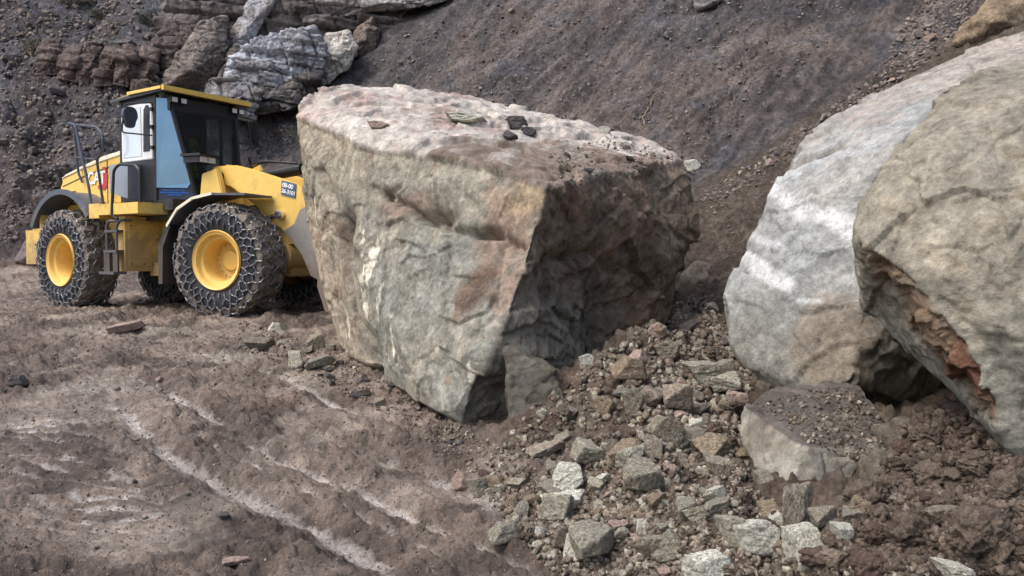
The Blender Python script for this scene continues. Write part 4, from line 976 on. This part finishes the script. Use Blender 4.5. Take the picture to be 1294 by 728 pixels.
# headlamp on its stalk
hl = MB(FM).tube([(1.18,-.66,1.68),(1.12,-.66,2.05),(1.02,-.66,2.20)], .022, 8).tube([(1.24,-.66,1.68),(1.16,-.66,2.05)], .018, 8).build("lamp_bracket", BLK, LD)
h2 = MB(FM).box(.82, 1.10, -.86, -.52, 2.20, 2.31, .03).box(.80, 1.16, -.90, -.48, 2.29, 2.325, .012).build("headlamp", BLK, LD)
MB(FM).box(1.10, 1.118, -.84, -.70, 2.205, 2.285, .02).box(1.10, 1.118, -.68, -.54, 2.205, 2.285, .02).build("lens", LAMP, h2)
MB(FM).prism([(1.12,2.17),(1.2,2.30),(1.28,2.30),(1.36,2.17)], .2, .26, .01).build("lifting_eye", YEL, LD)
# -- wheels with their chains
def tyre_pt(phi, u, R=.755, w=.54, r_in=.385):
    """u: 0 at the outer bead, through the tread, 1 at the inner bead"""
    s_ = abs(u - .5) * 2
    if s_ < .42:
        r_ = R - .012 * (s_ / .42) ** 2; y_ = (u - .5) * 2 / .42 * (w * .40)
    else:
        a_ = (s_ - .42) / .58; sg = 1 if u > .5 else -1
        r_ = R - .012 - (R - .012 - r_in) * (1 - math.cos(a_ * math.pi / 2)) ** .8 * (0.3 + .7 * a_)
        y_ = sg * (w * .40 + w * .12 * math.sin(min(a_ * 1.3, 1) * math.pi / 2) - .04 * max(0, a_ - .75) * 4)
    return r_, y_
def make_wheel(cx, cy, M, out):
    """out = -1: outer side towards -Y"""
    wr = bpy.data.objects.new("wheel", None); C.objects.link(wr); wr.parent = LD
    c = Vector((cx, cy, .785))
    nphi, nu = 220, 44; vs = []; lug = []
    for i in range(nphi):
        ph = 2 * math.pi * i / nphi
        for j in range(nu + 1):
            u = j / nu; r_, y_ = tyre_pt(ph, u)
            s_ = abs(u - .5) * 2
            if s_ < .62:
                side_ = 1 if u > .5 else 0
                k_ = (ph / (2 * math.pi) * 22 + .5 * side_ + (s_ * .35)) % 1
                h = .042 * (1 if .16 < k_ < .74 and s_ > .05 else 0) * (1 if s_ < .55 else (.62 - s_) / .07)
                r_ += h
            vs.append((r_, y_ * (1 if out > 0 else 1), ph))
    va = np.array(vs); pos = np.stack([va[:, 0] * np.cos(va[:, 2]), va[:, 1], va[:, 0] * np.sin(va[:, 2])], 1)
    pos *= 1 + (fbm(pos + cx, 6, 4, .6, 5) * .07 + fbm(pos + cx, 14, 3, .6, 6, 'b') * .035)[:, None] * sstep(.50, .62, va[:, 0])[:, None]
    F_ = []
    for i in range(nphi):
        for j in range(nu):
            a_ = i * (nu + 1) + j; b_ = ((i + 1) % nphi) * (nu + 1) + j; F_.append((a_, b_, b_ + 1, a_ + 1))
    pw = pos + np.array(c); me_ = mesh_np("tyre", pw, F_); me_.transform(M); me_.flip_normals() if False else None
    treadmask = sstep(.66, .73, va[:, 0])
    me_.materials.append(RUB_); me_.materials.append(MUDR)
    fa = np.array(F_); tm = treadmask[fa].mean(1) > .5
    me_.polygons.foreach_set("material_index", tm.astype(np.int32)); me_.update()
    link("tyre", me_, None, wr)
    # rim
    o_ = out
    prof = [(r_ * .9, y_) for r_, y_ in [(.455, o_ * .235), (.47, o_ * .262), (.455, o_ * .285), (.44, o_ * .27), (.405, o_ * .262), (.395, o_ * .245), (.385, o_ * .20), (.335, o_ * .185), (.325, o_ * .17), (.315, -o_ * .02), (.30, -o_ * .06), (.16, -o_ * .07), (.15, -o_ * .02), (.001, -o_ * .01)]]
    mb_2 = MB(M); mb_2.lathe(prof, c, 56); mb_2.lathe([(.41, o_ * .2), (.41, -o_ * .25)], c, 40)
    mb_2.build("rim", YEL2, wr)
    t = MB(M)
    for k in range(18):
        a_ = 2 * math.pi * k / 18; p = c + Vector((.235 * math.cos(a_), -o_ * .066, .235 * math.sin(a_))); t.tube([p, p + Vector((0, o_ * .03, 0))], .016, 6)
    t.lathe([(.235, -o_ * .062), (.235, -o_ * .07), (.22, -o_ * .07)], c, 36); t.build("bolt_ring", CHROME, wr)
    # chain net: hexagons laid over sidewall and tread, each side a row of short links
    t = MB(M); rs = random.Random(int(cx * 10) + 5)
    nh = 30
    def P3(a_, u, lift=.016):
        r_, y_ = tyre_pt(a_, u); s_ = abs(u - .5) * 2
        if s_ < .6: r_ += .042 * (0.75 + .25 * math.sin(a_ * 22 + u * 9))
        q0 = tyre_pt(a_, max(u - .01, 0)); q1 = tyre_pt(a_, min(u + .01, 1)); n_ = Vector((q1[1] - q0[1], -(q1[0] - q0[0]))); n_.normalize()
        r_ += n_.x * lift; y_ += n_.y * lift
        return c + Vector((r_ * math.cos(a_), y_, r_ * math.sin(a_)))
    def seg(a0, u0, a1, u1, r=.0085):
        sag = .012 * math.sin(a0 * 5 + u0 * 11) + .008 * math.sin(a0 * 13); sag1 = .012 * math.sin(a1 * 5 + u1 * 11) + .008 * math.sin(a1 * 13); u0, u1 = min(.97, max(.03, u0 + sag)), min(.97, max(.03, u1 + sag1))
        n = 4
        for k in range(n):
            f0, f1 = k / n, (k + 1.25) / n
            pts = []
            for f in (f0, min(f1, 1)):
                p = P3(a0 + (a1 - a0) * f, u0 + (u1 - u0) * f, .014 + .007 * ((k % 2) * 2 - 1) * 0.6)
                pts.append(p + Vector((rs.uniform(-.006, .006), rs.uniform(-.004, .004), rs.uniform(-.006, .006))))
            t.tube(pts, r * (1.25 if k % 2 else .85), 5)
    us = [.03, .065, .10, .135, .175, .22, .265, .33, .385, .46, .54, .615, .67, .735, .78, .825, .865, .90, .935, .97]
    da = 2 * math.pi / nh
    for i in range(nh):
        a_ = i * da
        for r0 in range(0, 19):
            u0, u1 = us[r0], us[r0 + 1]
            if rs.random() < .10: continue
            if r0 % 2 == 0:      # radial link
                off = da / 2 if (r0 // 2) % 2 else 0
                seg(a_ + off + rs.uniform(-.03, .03), u0, a_ + off + rs.uniform(-.03, .03), u1)
            else:                # zigzag
                off = 0 if (r0 // 2) % 2 == 0 else da / 2
                seg(a_ + off, u0, a_ + off + da / 2, u1); seg(a_ + off, u0, a_ + off - da / 2, u1)
    t.build("tyre_chain", CHAIN, wr)
    return wr
make_wheel(-1.60, -.86, Matrix.Identity(4), -1); make_wheel(-1.60, .86, Matrix.Identity(4), 1)
make_wheel(1.63, -.86, FM, -1); make_wheel(1.63, .86, FM, 1)
loader.location.z = 0.79
# ------------------------------------------------------------------ loose stones
def ico(level):
    bm = bmesh.new(); bmesh.ops.create_icosphere(bm, subdivisions=level, radius=1)
    v = np.array([x.co[:] for x in bm.verts]); f = np.array([[y.index for y in x.verts] for x in bm.faces]); bm.free()
    return v / np.linalg.norm(v, axis=1)[:, None], f
ICO = {l: ico(l) for l in (1, 2, 3, 5)}
def stone_v(level, seed, clod=False, nplanes=9):
    rs = np.random.RandomState(seed); D_, F_ = ICO[level]
    r_ = np.full(len(D_), 1.25)
    if not clod:
        for _ in range(nplanes):
            n = rs.normal(size=3) * (0.38 if _ < 6 else 1.0); n[_ % 3] += (1 if _ % 2 else -1) * (1.0 if _ < 6 else 0); n /= np.linalg.norm(n); h = (rs.uniform(0.5, 0.85) if _ < 6 else rs.uniform(0.6, 0.95))
            c_ = D_ @ n; r_ = np.where(c_ > 0.05, np.minimum(r_, h / np.maximum(c_, 0.05)), r_)
        V_ = D_ * r_[:, None]
        V_ = V_ + D_ * (fbm(V_ + seed, 2.2, 5, 0.6, seed) * 0.07 + facets(V_ + seed, 2.2, seed)[0] * 0.06 + facets(V_ + seed, 5.5, seed + 3)[0] * 0.02)[:, None]
    else:
        V_ = D_ + D_ * (fbm(D_ + seed, 1.1, 3, 0.5, seed) * 0.35 + facets(D_ + seed, 1.6, seed)[0] * 0.30 + facets(D_ + seed, 4.0, seed + 1)[0] * 0.13 + facets(D_ + seed, 9.0, seed + 2)[0] * 0.05
                        + fbm(D_ + seed, 7, 3, 0.7, seed, 'r') * 0.06)[:, None]
    V_ -= (V_.max(0) + V_.min(0)) / 2; V_ /= (V_.max(0) - V_.min(0)).max() / 2
    return V_, F_
STV = [mesh_np("stone_shape", *stone_v(5, 900 + i, False, 9 + i % 5)) for i in range(12)]
CLV = [mesh_np("clod_shape", *stone_v(5, 960 + i, True)) for i in range(5)]
for m_ in STV: m_.materials.append(STONE)
for m_ in CLV: m_.materials.append(CLOD)

def put_stone(name, label, cat, pos, size, mat, clodl=False, group=None, rot=None, sink=0.25, var=None):
    lst = CLV if clodl else STV
    me_ = lst[var if var is not None else rnd.randrange(len(lst))]
    o = bpy.data.objects.new(name, me_); C.objects.link(o)
    o.material_slots[0].link = 'OBJECT'; o.material_slots[0].material = mat
    o.scale = size
    o.location = (pos[0], pos[1], pos[2] + size[2] * (1 - 2 * sink))
    o.rotation_euler = rot if rot else (rnd.uniform(-.4, .4), rnd.uniform(-.4, .4), rnd.uniform(0, 6.28))
    return tag(o, label, cat, group)

def px_stone(px, py, w, h, label, mat, name="rock", clodl=False, sink=0.22, rot=None, var=None, depthk=0.8, tree=None, flatk=1.0, cat=None):
    """w, h: apparent size in photo pixels; (px, py) the middle of its foot"""
    p, n = hit(px, py, tree)
    if p is None: return
    k = p.y / FPX
    sx, sz = w * k / 2, h * k / 2 * 1.05
    return put_stone(name, label, cat or name.replace('_', ' '), p, (sx, sx * depthk, sz), mat, clodl, None,
                     rot if rot is not None else (rnd.uniform(-.15, .15), rnd.uniform(-.15, .15), rnd.uniform(-.5, .5)), sink, var)
PS = [(842,560,44,50,"thick tilted grey slab standing on the upper middle of the rubble mound",STONE,dict(rot=(0.2,-0.75,0.2))),
 (888,478,62,30,"flat brownish grey block lying near the top of the rubble mound",STONE,{}),
 (741,460,24,16,"small pale block resting against the dark face of the main boulder",PALE,{}),
 (828,424,20,20,"small pinkish stone on the very peak of the rubble mound",PINK,{}),
 (842,450,42,26,"grey wedge just below the peak of the rubble mound",STONE,{}),
 (812,625,66,62,"large brownish grey block in the middle of the rubble mound",STONE,{}),
 (712,614,62,36,"pale green-grey slab lying on top of another slab at the road side of the mound",PALE,dict(rot=(0,-.3,.2))),
 (714,640,66,26,"pale flat slab underneath a thicker one at the road side of the mound",PALE,dict(rot=(0,-.2,.1))),
 (584,616,32,30,"pinkish stone at the road edge in front of the main boulder",PINK,{}),
 (603,622,30,26,"grey rounded stone beside the pinkish one at the road edge",STONE,{}),
 (638,682,46,30,"pale grey wedge lying on the road beside a puddle",STONE,{}),
 (752,706,80,66,"big angular dark grey rock at the foot of the mound, near the puddle",STONE,{}),
 (720,706,34,40,"pale stone tucked behind the left end of the big angular rock",PALE,{}),
 (898,735,66,50,"light grey rock cut by the bottom edge of the picture",PALE,{}),
 (955,690,74,44,"pale rounded rock left of two standing stones in the foreground",PALE,{}),
 (1018,708,54,60,"pale blocky stone standing in the foreground below the upright slab",PALE,{}),
 (1006,664,48,72,"upright grey slab leaning on the front of the soil-covered block",STONE,dict(depthk=0.5,rot=(0.1,0.05,0.1))),
 (925,680,50,40,"dark grey wedge behind the pale rounded rock in the foreground",STONE,{}),
 (932,512,30,26,"tan stone left of the soil-covered block",PINK,{}),
 (1205,728,56,24,"flat white stone at the bottom edge towards the right",PALE,{}),
 (404,466,48,24,"flat grey slab by the lower left corner of the main boulder",STONE,dict(rot=(0,-.3,-.2))),
 (374,462,28,24,"grey stone left of the slab by the main boulder",STONE,{}),
 (400,440,28,24,"grey stone behind the slab by the main boulder",STONE,{}),
 (326,440,44,20,"flat layered stone in front of the front wheel",STONE,{}),
 (348,418,20,14,"small pale stone lying just right of the front wheel",PALE,{}),
 (21,486,26,18,"dark lump of rock alone on the road at the left edge",HSTONE,{}),
 (283,656,18,12,"small dark stone between the wheel ruts in the foreground",HSTONE,{}),
 (160,418,54,14,"low reddish lump of mud between the rear and front wheels",PINK,{}),
 (298,712,38,14,"flat brown stone half sunk in the road at the bottom edge",PINK,{}),
 (868,655,38,34,"grey stone right of the large brownish block on the mound",STONE,{}),
 (842,700,46,40,"grey stone low on the mound above the light rock at the bottom edge",STONE,{}),
 (800,520,34,40,"brownish stone in the upper middle of the mound face",STONE,{}),
 (1068,592,70,20,"thin slab lying aslant on the right side of the soil-covered block",STONE,dict(rot=(.1,.5,-.3))),
 (1066,684,34,34,"pale stone right of the standing stones in the foreground",PALE,{}),
 (905,600,36,34,"squat grey stone high on the mound left of the soil-covered block",STONE,{}),
 (880,560,30,26,"small grey block on the mound right of the tilted slab",STONE,{}),
 (698,598,24,20,"small stone just above the two stacked pale slabs",STONE,{}),
 (796,478,50,36,"broad grey-tan block on the left shoulder of the mound's peak",TAN,{}),(856,512,46,36,"grey block right of the tilted slab's upper end",STONE,{}),
 (764,520,34,26,"tan stone at the upper edge of the bare soil patch on the mound",TAN,{}),(1040,662,40,30,"grey stone at the right of the upright slab's foot",STONE,{}),(972,652,34,26,"tan stone left of the upright slab, against the soil-covered block",TAN,{}),
 (1082,650,46,30,"flat grey-tan stone at the front foot of the soil-covered block",TAN,{}),(965,610,26,22,"small grey stone against the left side of the soil-covered block",STONE,{}),
 (1190,660,44,34,"grey angular stone between the soil lumps at the bottom right",STONE,{}),(1262,706,40,30,"tan stone near the bottom right corner",TAN,{}),
 (480,512,20,12,"small flat stone on the road near the main boulder's foot",STONE,{}),
 (875,214,20,16,"pale block on the slope just right of the main boulder's top",PALE,{}),
 ]
for px, py, w, h, lb, mt, kw in PS: px_stone(px, py, w, h, lb, mt, **kw)
for px, py, w, h, lb, mt in [(652,158,36,16,"dark loose slab on top of the main boulder near its far edge",HSTONE),(642,172,30,14,"dark stone below the loose slab on top of the main boulder",HSTONE),
        (590,152,60,12,"pale loose slab in the middle of the main boulder's top",PALE),(480,160,34,10,"small pinkish slab on the left part of the main boulder's top",PINK),
        (668,168,24,12,"dark angular stone right of the loose slab on the main boulder",HSTONE),(764,166,18,10,"small pale stone on the far right rim of the main boulder",PALE)]:
    px_stone(px, py, w, h, lb, mt, tree=mbt, rot=(rnd.uniform(-.05, .05), rnd.uniform(0, .12), rnd.uniform(-.3, .3)), sink=0.42, depthk=0.8)
BC = [(1092,640,66,54,"rounded brown soil lump in front of the soil-covered block",CLOD),(1150,686,72,60,"big crumbly brown soil lump at the bottom right",CLOD),
 (1236,680,84,66,"largest brown soil lump, in the bottom right corner",CLOD),(1180,610,60,44,"brown soil lump under the overhanging boulder",CLOD),(1276,630,64,56,"dark soil lump at the right edge below the overhanging boulder",CLOD),
 (1236,590,46,34,"small soil lump close under the tip of the overhanging boulder",CLOD),(1100,724,60,46,"soil lump cut by the bottom edge, right of the standing stones",REDCLOD),(1140,572,34,26,"soil lump on the right shoulder of the soil-covered block",REDCLOD)]
for px, py, w, h, lb, mt in BC: px_stone(px, py, w, h, lb, mt, name="soil_lump", clodl=True, sink=0.35)

def in_poly(x, y, poly):
    c_ = False; j = len(poly) - 1
    for i in range(len(poly)):
        if (poly[i][1] > y) != (poly[j][1] > y) and x < (poly[j][0] - poly[i][0]) * (y - poly[i][1]) / (poly[j][1] - poly[i][1]) + poly[i][0]: c_ = not c_
        j = i
    return c_
def sample(poly):
    xs = [p[0] for p in poly]; ys = [p[1] for p in poly]
    while True:
        x, y = rnd.uniform(min(xs), max(xs)), rnd.uniform(min(ys), max(ys))
        if in_poly(x, y, poly): return x, y
RUB = [(690,490),(760,450),(830,412),(900,420),(960,480),(935,520),(950,620),(1060,690),(1180,728),(700,728),(600,612),(640,560)]
RUBR = [(1050,660),(1100,615),(1145,540),(1175,520),(1294,530),(1294,728),(1000,728)]
EDGE = [(300,405),(420,440),(520,500),(640,570),(600,600),(500,530),(380,470),(300,440)]
ROAD = [(0,380),(420,430),(560,560),(700,728),(0,728)]
LEFT = [(0,0),(200,0),(190,110),(150,190),(90,200),(60,260),(0,330)]
CREST = [(880,250),(1000,175),(1100,100),(1150,20),(1180,-20),(1250,-20),(1200,60),(1120,115),(1010,190),(900,262)]
BEHIND = [(800,425),(850,385),(900,375),(925,430),(960,480),(880,440),(830,420)]
SCREE = [(560,0),(1100,0),(870,230),(600,140),(440,100)]
MID = [(310,190),(370,150),(370,210),(330,215)]
SOIL = [(590,560),(720,475),(795,480),(800,570),(720,600),(620,620)]
def spread(poly, n, smin, smax, label, group, mats, name="stone", clodl=False, tree=None, pw=2.0, cat=None):
    for i in range(n):
        x, y = sample(poly)
        while not clodl and in_poly(x, y, SOIL) and rnd.random() < .75: x, y = sample(poly)
        p, _n = hit(x, y, tree)
        if p is None: continue
        s = (smin + (smax - smin) * rnd.random() ** pw) * p.y / FPX / 2
        put_stone(name, label, cat or name.replace('_', ' '), p, (s * rnd.uniform(.8, 1.2), s * rnd.uniform(.6, 1), s * rnd.uniform(.45, .8)), rnd.choice(mats), clodl, group, sink=0.25)
spread(RUB, 26, 30, 58, "medium angular block among the small rubble between the big boulders", "medium blocks of the rubble mound", [STONE, STONE, TAN], pw=1.2)
spread(RUB, 104, 12, 34, "small angular stone among the rubble heaped between the big boulders", "small stones of the rubble mound", [STONE, STONE, STONE, TAN, TAN, PALE, PINK])
spread(RUB, 40, 12, 34, "crumbly brown soil clod on the rubble mound between the boulders", "soil clods of the rubble mound", [REDCLOD, CLOD], "soil_clod", True)
spread(RUBR, 16, 10, 34, "small grey stone among the soil lumps at the bottom right", "stones at the bottom right", [STONE, STONE, PINK])
spread(RUBR, 60, 12, 50, "small brown clod among the soil lumps at the bottom right", "clods at the bottom right", [CLOD, REDCLOD, CLOD], "soil_clod", True)
spread(EDGE, 32, 6, 18, "small grey stone along the foot of the main boulder at the road edge", "stones along the foot of the main boulder", [STONE, STONE, HSTONE])
spread(BEHIND, 22, 8, 26, "stone in the gap between the main boulder and the pale boulder", "stones in the gap between boulders", [STONE, HSTONE])
spread(ROAD, 20, 5, 11, "small loose stone scattered on the muddy road", "stones scattered on the road", [HSTONE, PINK, STONE])
spread(LEFT, 28, 7, 24, "dark stone half buried in the hillside at the upper left", "stones on the left hillside", [HSTONE], pw=2.5)
spread(CREST, 34, 6, 20, "tan stone on the debris ridge running up to the top right", "stones of the debris ridge", [STONE, PINK, STONE, HSTONE])
spread(SCREE, 18, 5, 15, "small stone stuck in the smooth dirt slope", "stones in the dirt slope", [HSTONE, STONE])
spread([(690,205),(760,178),(840,190),(850,215),(720,235)], 18, 5, 14, "small stone lying on the dirt on top of the main boulder", "stones on top of the main boulder", [STONE, PINK, HSTONE], tree=mbt)

GB = [stone_v(1, 700 + i, False, 6) for i in range(8)]
GB2 = [stone_v(2, 720 + i, False, 8) for i in range(8)]
def gravel(name, label, cat, regions, cols, mat):
    VV, FF, CC = [], [], []; off = 0
    for poly, n, smin, smax, tree in regions:
        for i in range(n):
            x, y = sample(poly)
            if poly is RUB and name == 'rubble_gravel' and in_poly(x, y, SOIL) and rnd.random() < .7: continue
            p, _n = hit(x, y, tree)
            if p is None: continue
            s = (smin + (smax - smin) * rnd.random() ** 2.2) * p.y / FPX / 2
            v, f = rnd.choice(GB2 if s * FPX / p.y > 2.2 else GB)
            R_ = np.array(Matrix.Rotation(rnd.uniform(0, 6.28), 3, Vector((rnd.uniform(-1, 1), rnd.uniform(-1, 1), rnd.uniform(-1, 1))).normalized()))
            v = (v * (1, rnd.uniform(.6, 1), rnd.uniform(.4, .8))) @ R_.T * s + np.array(p) + (0, 0, s * 0.25)
            VV.append(v); FF.append(f + off); off += len(v)
            CC.append(np.repeat((np.array(rnd.choice(cols)) * rnd.uniform(.75, 1.2))[None], len(v), 0))
    me_ = mesh_np(name, np.concatenate(VV), np.concatenate(FF), False); set_attr(me_, "Col", np.concatenate(CC))
    tag(link(name, me_, mat), label, cat, kind="stuff")
GRAV = mineral("gravel", None, s1=6, s2=60, lo=0.8, hi=1.2, bump=0.4, bscale=30, bdist=0.01)
gg = [srgb(120, 114, 102), srgb(138, 133, 119), srgb(110, 101, 90), srgb(120, 108, 95), srgb(94, 84, 74)]
gmound = [srgb(86, 75, 66), srgb(76, 66, 58), srgb(98, 87, 76), srgb(82, 70, 61)]
gsoil = [srgb(110, 97, 87), srgb(104, 91, 82), srgb(122, 108, 97), srgb(136, 122, 110)]
gravel("rubble_gravel", "fine gravel and stone chips covering the rubble mound between the boulders", "gravel",
       [([(955,510),(1050,488),(1085,495),(1135,560),(1100,590),(1020,560)], 420, 1.5, 10, dbt), (RUB, 6500, 2.5, 16, None), (EDGE, 900, 2, 7, None), (BEHIND, 900, 2, 9, None), (RUBR, 500, 2, 8, None), ([(690,195),(780,172),(850,195),(850,215),(700,240)], 420, 1.5, 5, mbt)], gg, GRAV)
gravel("soil_crumbs", "brown soil crumbs covering the rubble mound and the soil lumps beside it", "soil",
       [([(955,510),(1050,488),(1085,495),(1135,560),(1100,590),(1020,560)], 500, 1.5, 7, dbt), (RUB, 3600, 2, 9, None), (RUBR, 5200, 2, 20, None)], gmound, GRAV)
gravel("road_crumbs", "small mud crumbs scattered over the muddy road", "mud",
       [(ROAD, 6500, 1, 4.5, None), (EDGE, 700, 2, 6, None)], gsoil, GRAV)
gravel("hillside_scree", "small scree stones strewn over the dirt slope and the left hillside", "scree",
       [(LEFT, 2600, 1.5, 9, None), (CREST, 1500, 1.5, 8, None), (SCREE, 2200, 1, 6, None), (MID, 300, 1, 5, None), ([(880,260),(1150,100),(1294,30),(1294,120),(1000,200),(930,350)], 600, 1.5, 6, None)],
       [srgb(112, 104, 100), srgb(130, 121, 112), srgb(104, 98, 95), srgb(118, 106, 97)], GRAV)

# ------------------------------------------------------------------ shrubs and roots on the slope
def leafmat():
    m, nt, b = new_mat("shrub_leaves"); a = nt.nodes.new("ShaderNodeAttribute"); a.attribute_name = "Col"
    nt.links.new(a.outputs["Color"], b.inputs["Base Color"]); b.inputs["Roughness"].default_value = 0.8; return m
LEAF = leafmat(); TWIG = mineral("twig_bark", [srgb(150, 136, 116), srgb(120, 104, 90)], s1=8, s2=60, bump=0.4)
def shrub(px, py, w, h, label):
    p, n = hit(px, py)
    if p is None: return
    k = p.y / FPX; W_, H_ = w * k / 2, h * k / 2
    root = bpy.data.objects.new("shrub", None); C.objects.link(root); root.location = p; tag(root, label, "shrub", "shrubs on the left hillside")
    t = MB(); VV, FF, CC = [], [], []
    for i in range(26):
        a_ = rnd.uniform(0, 6.28); rr_ = rnd.random() ** .5
        tip = Vector((math.cos(a_) * W_ * rr_, math.sin(a_) * W_ * rr_ * .6, H_ * (1.7 - rr_ * rnd.uniform(.5, 1.2))))
        t.tube([(0, 0, -.05), tip * .5 + Vector((0, 0, .05)), tip], .012, 4)
        for j in range(42):
            f = rnd.uniform(.35, 1.1); c_ = np.array(tip) * f + np.random.RandomState(i * 99 + j).normal(size=3) * .09 * (W_ + .3)
            u = np.random.RandomState(i * 77 + j).normal(size=3); u /= np.linalg.norm(u); v = np.cross(u, (0.3, .5, .8)); s_ = rnd.uniform(.02, .05)
            b0 = len(VV) * 3; VV.append([c_ - v * s_ * .5, c_ + v * s_ * .5, c_ + u * s_ * 1.6]); FF.append((b0, b0 + 1, b0 + 2))
            CC += [srgb(70, 80, 66) * rnd.uniform(.6, 1.4)] * 3
    t.build("stems", TWIG, root, False)
    me_ = mesh_np("foliage", np.array(VV).reshape(-1, 3), np.array(FF), False); set_attr(me_, "Col", np.array(CC)); link("foliage", me_, LEAF, root)
shrub(40, 70, 46, 26, "low dark green shrub on the hillside left of the brown blocks")
shrub(190, 34, 34, 22, "dark shrub growing above the dark jointed crag")
shrub(128, 26, 42, 18, "wide low shrub near the top edge at the upper left")
shrub(92, 8, 50, 18, "shrub cut by the top edge at the upper left")
def root_line(pts, r, label):
    q_ = []
    for i, (a_, b_) in enumerate(zip(pts, pts[1:])):
        for k in range(5):
            f = k / 5; p, n = hit(a_[0] + (b_[0] - a_[0]) * f, a_[1] + (b_[1] - a_[1]) * f)
            if p is not None: q_.append(p - Vector(ray(*a_)).normalized() * .06 + Vector((rnd.uniform(-.02, .02), 0, rnd.uniform(-.02, .02))))
    t = MB(); t.tube(q_, r, 5); o = t.build("dry_root", TWIG, None); tag(o, label, "root")
root_line([(829, 118), (822, 132), (812, 148), (816, 160)], .014, "pale dry root hanging on the dirt slope above the main boulder")
root_line([(931, 118), (926, 130), (922, 140)], .008, "thin pale root on the slope right of centre")
root_line([(866, 205), (880, 222)], .008, "short thin twig beside the pale block on the slope")
root_line([(896, 208), (893, 230)], .006, "thin upright twig on the slope right of the main boulder")
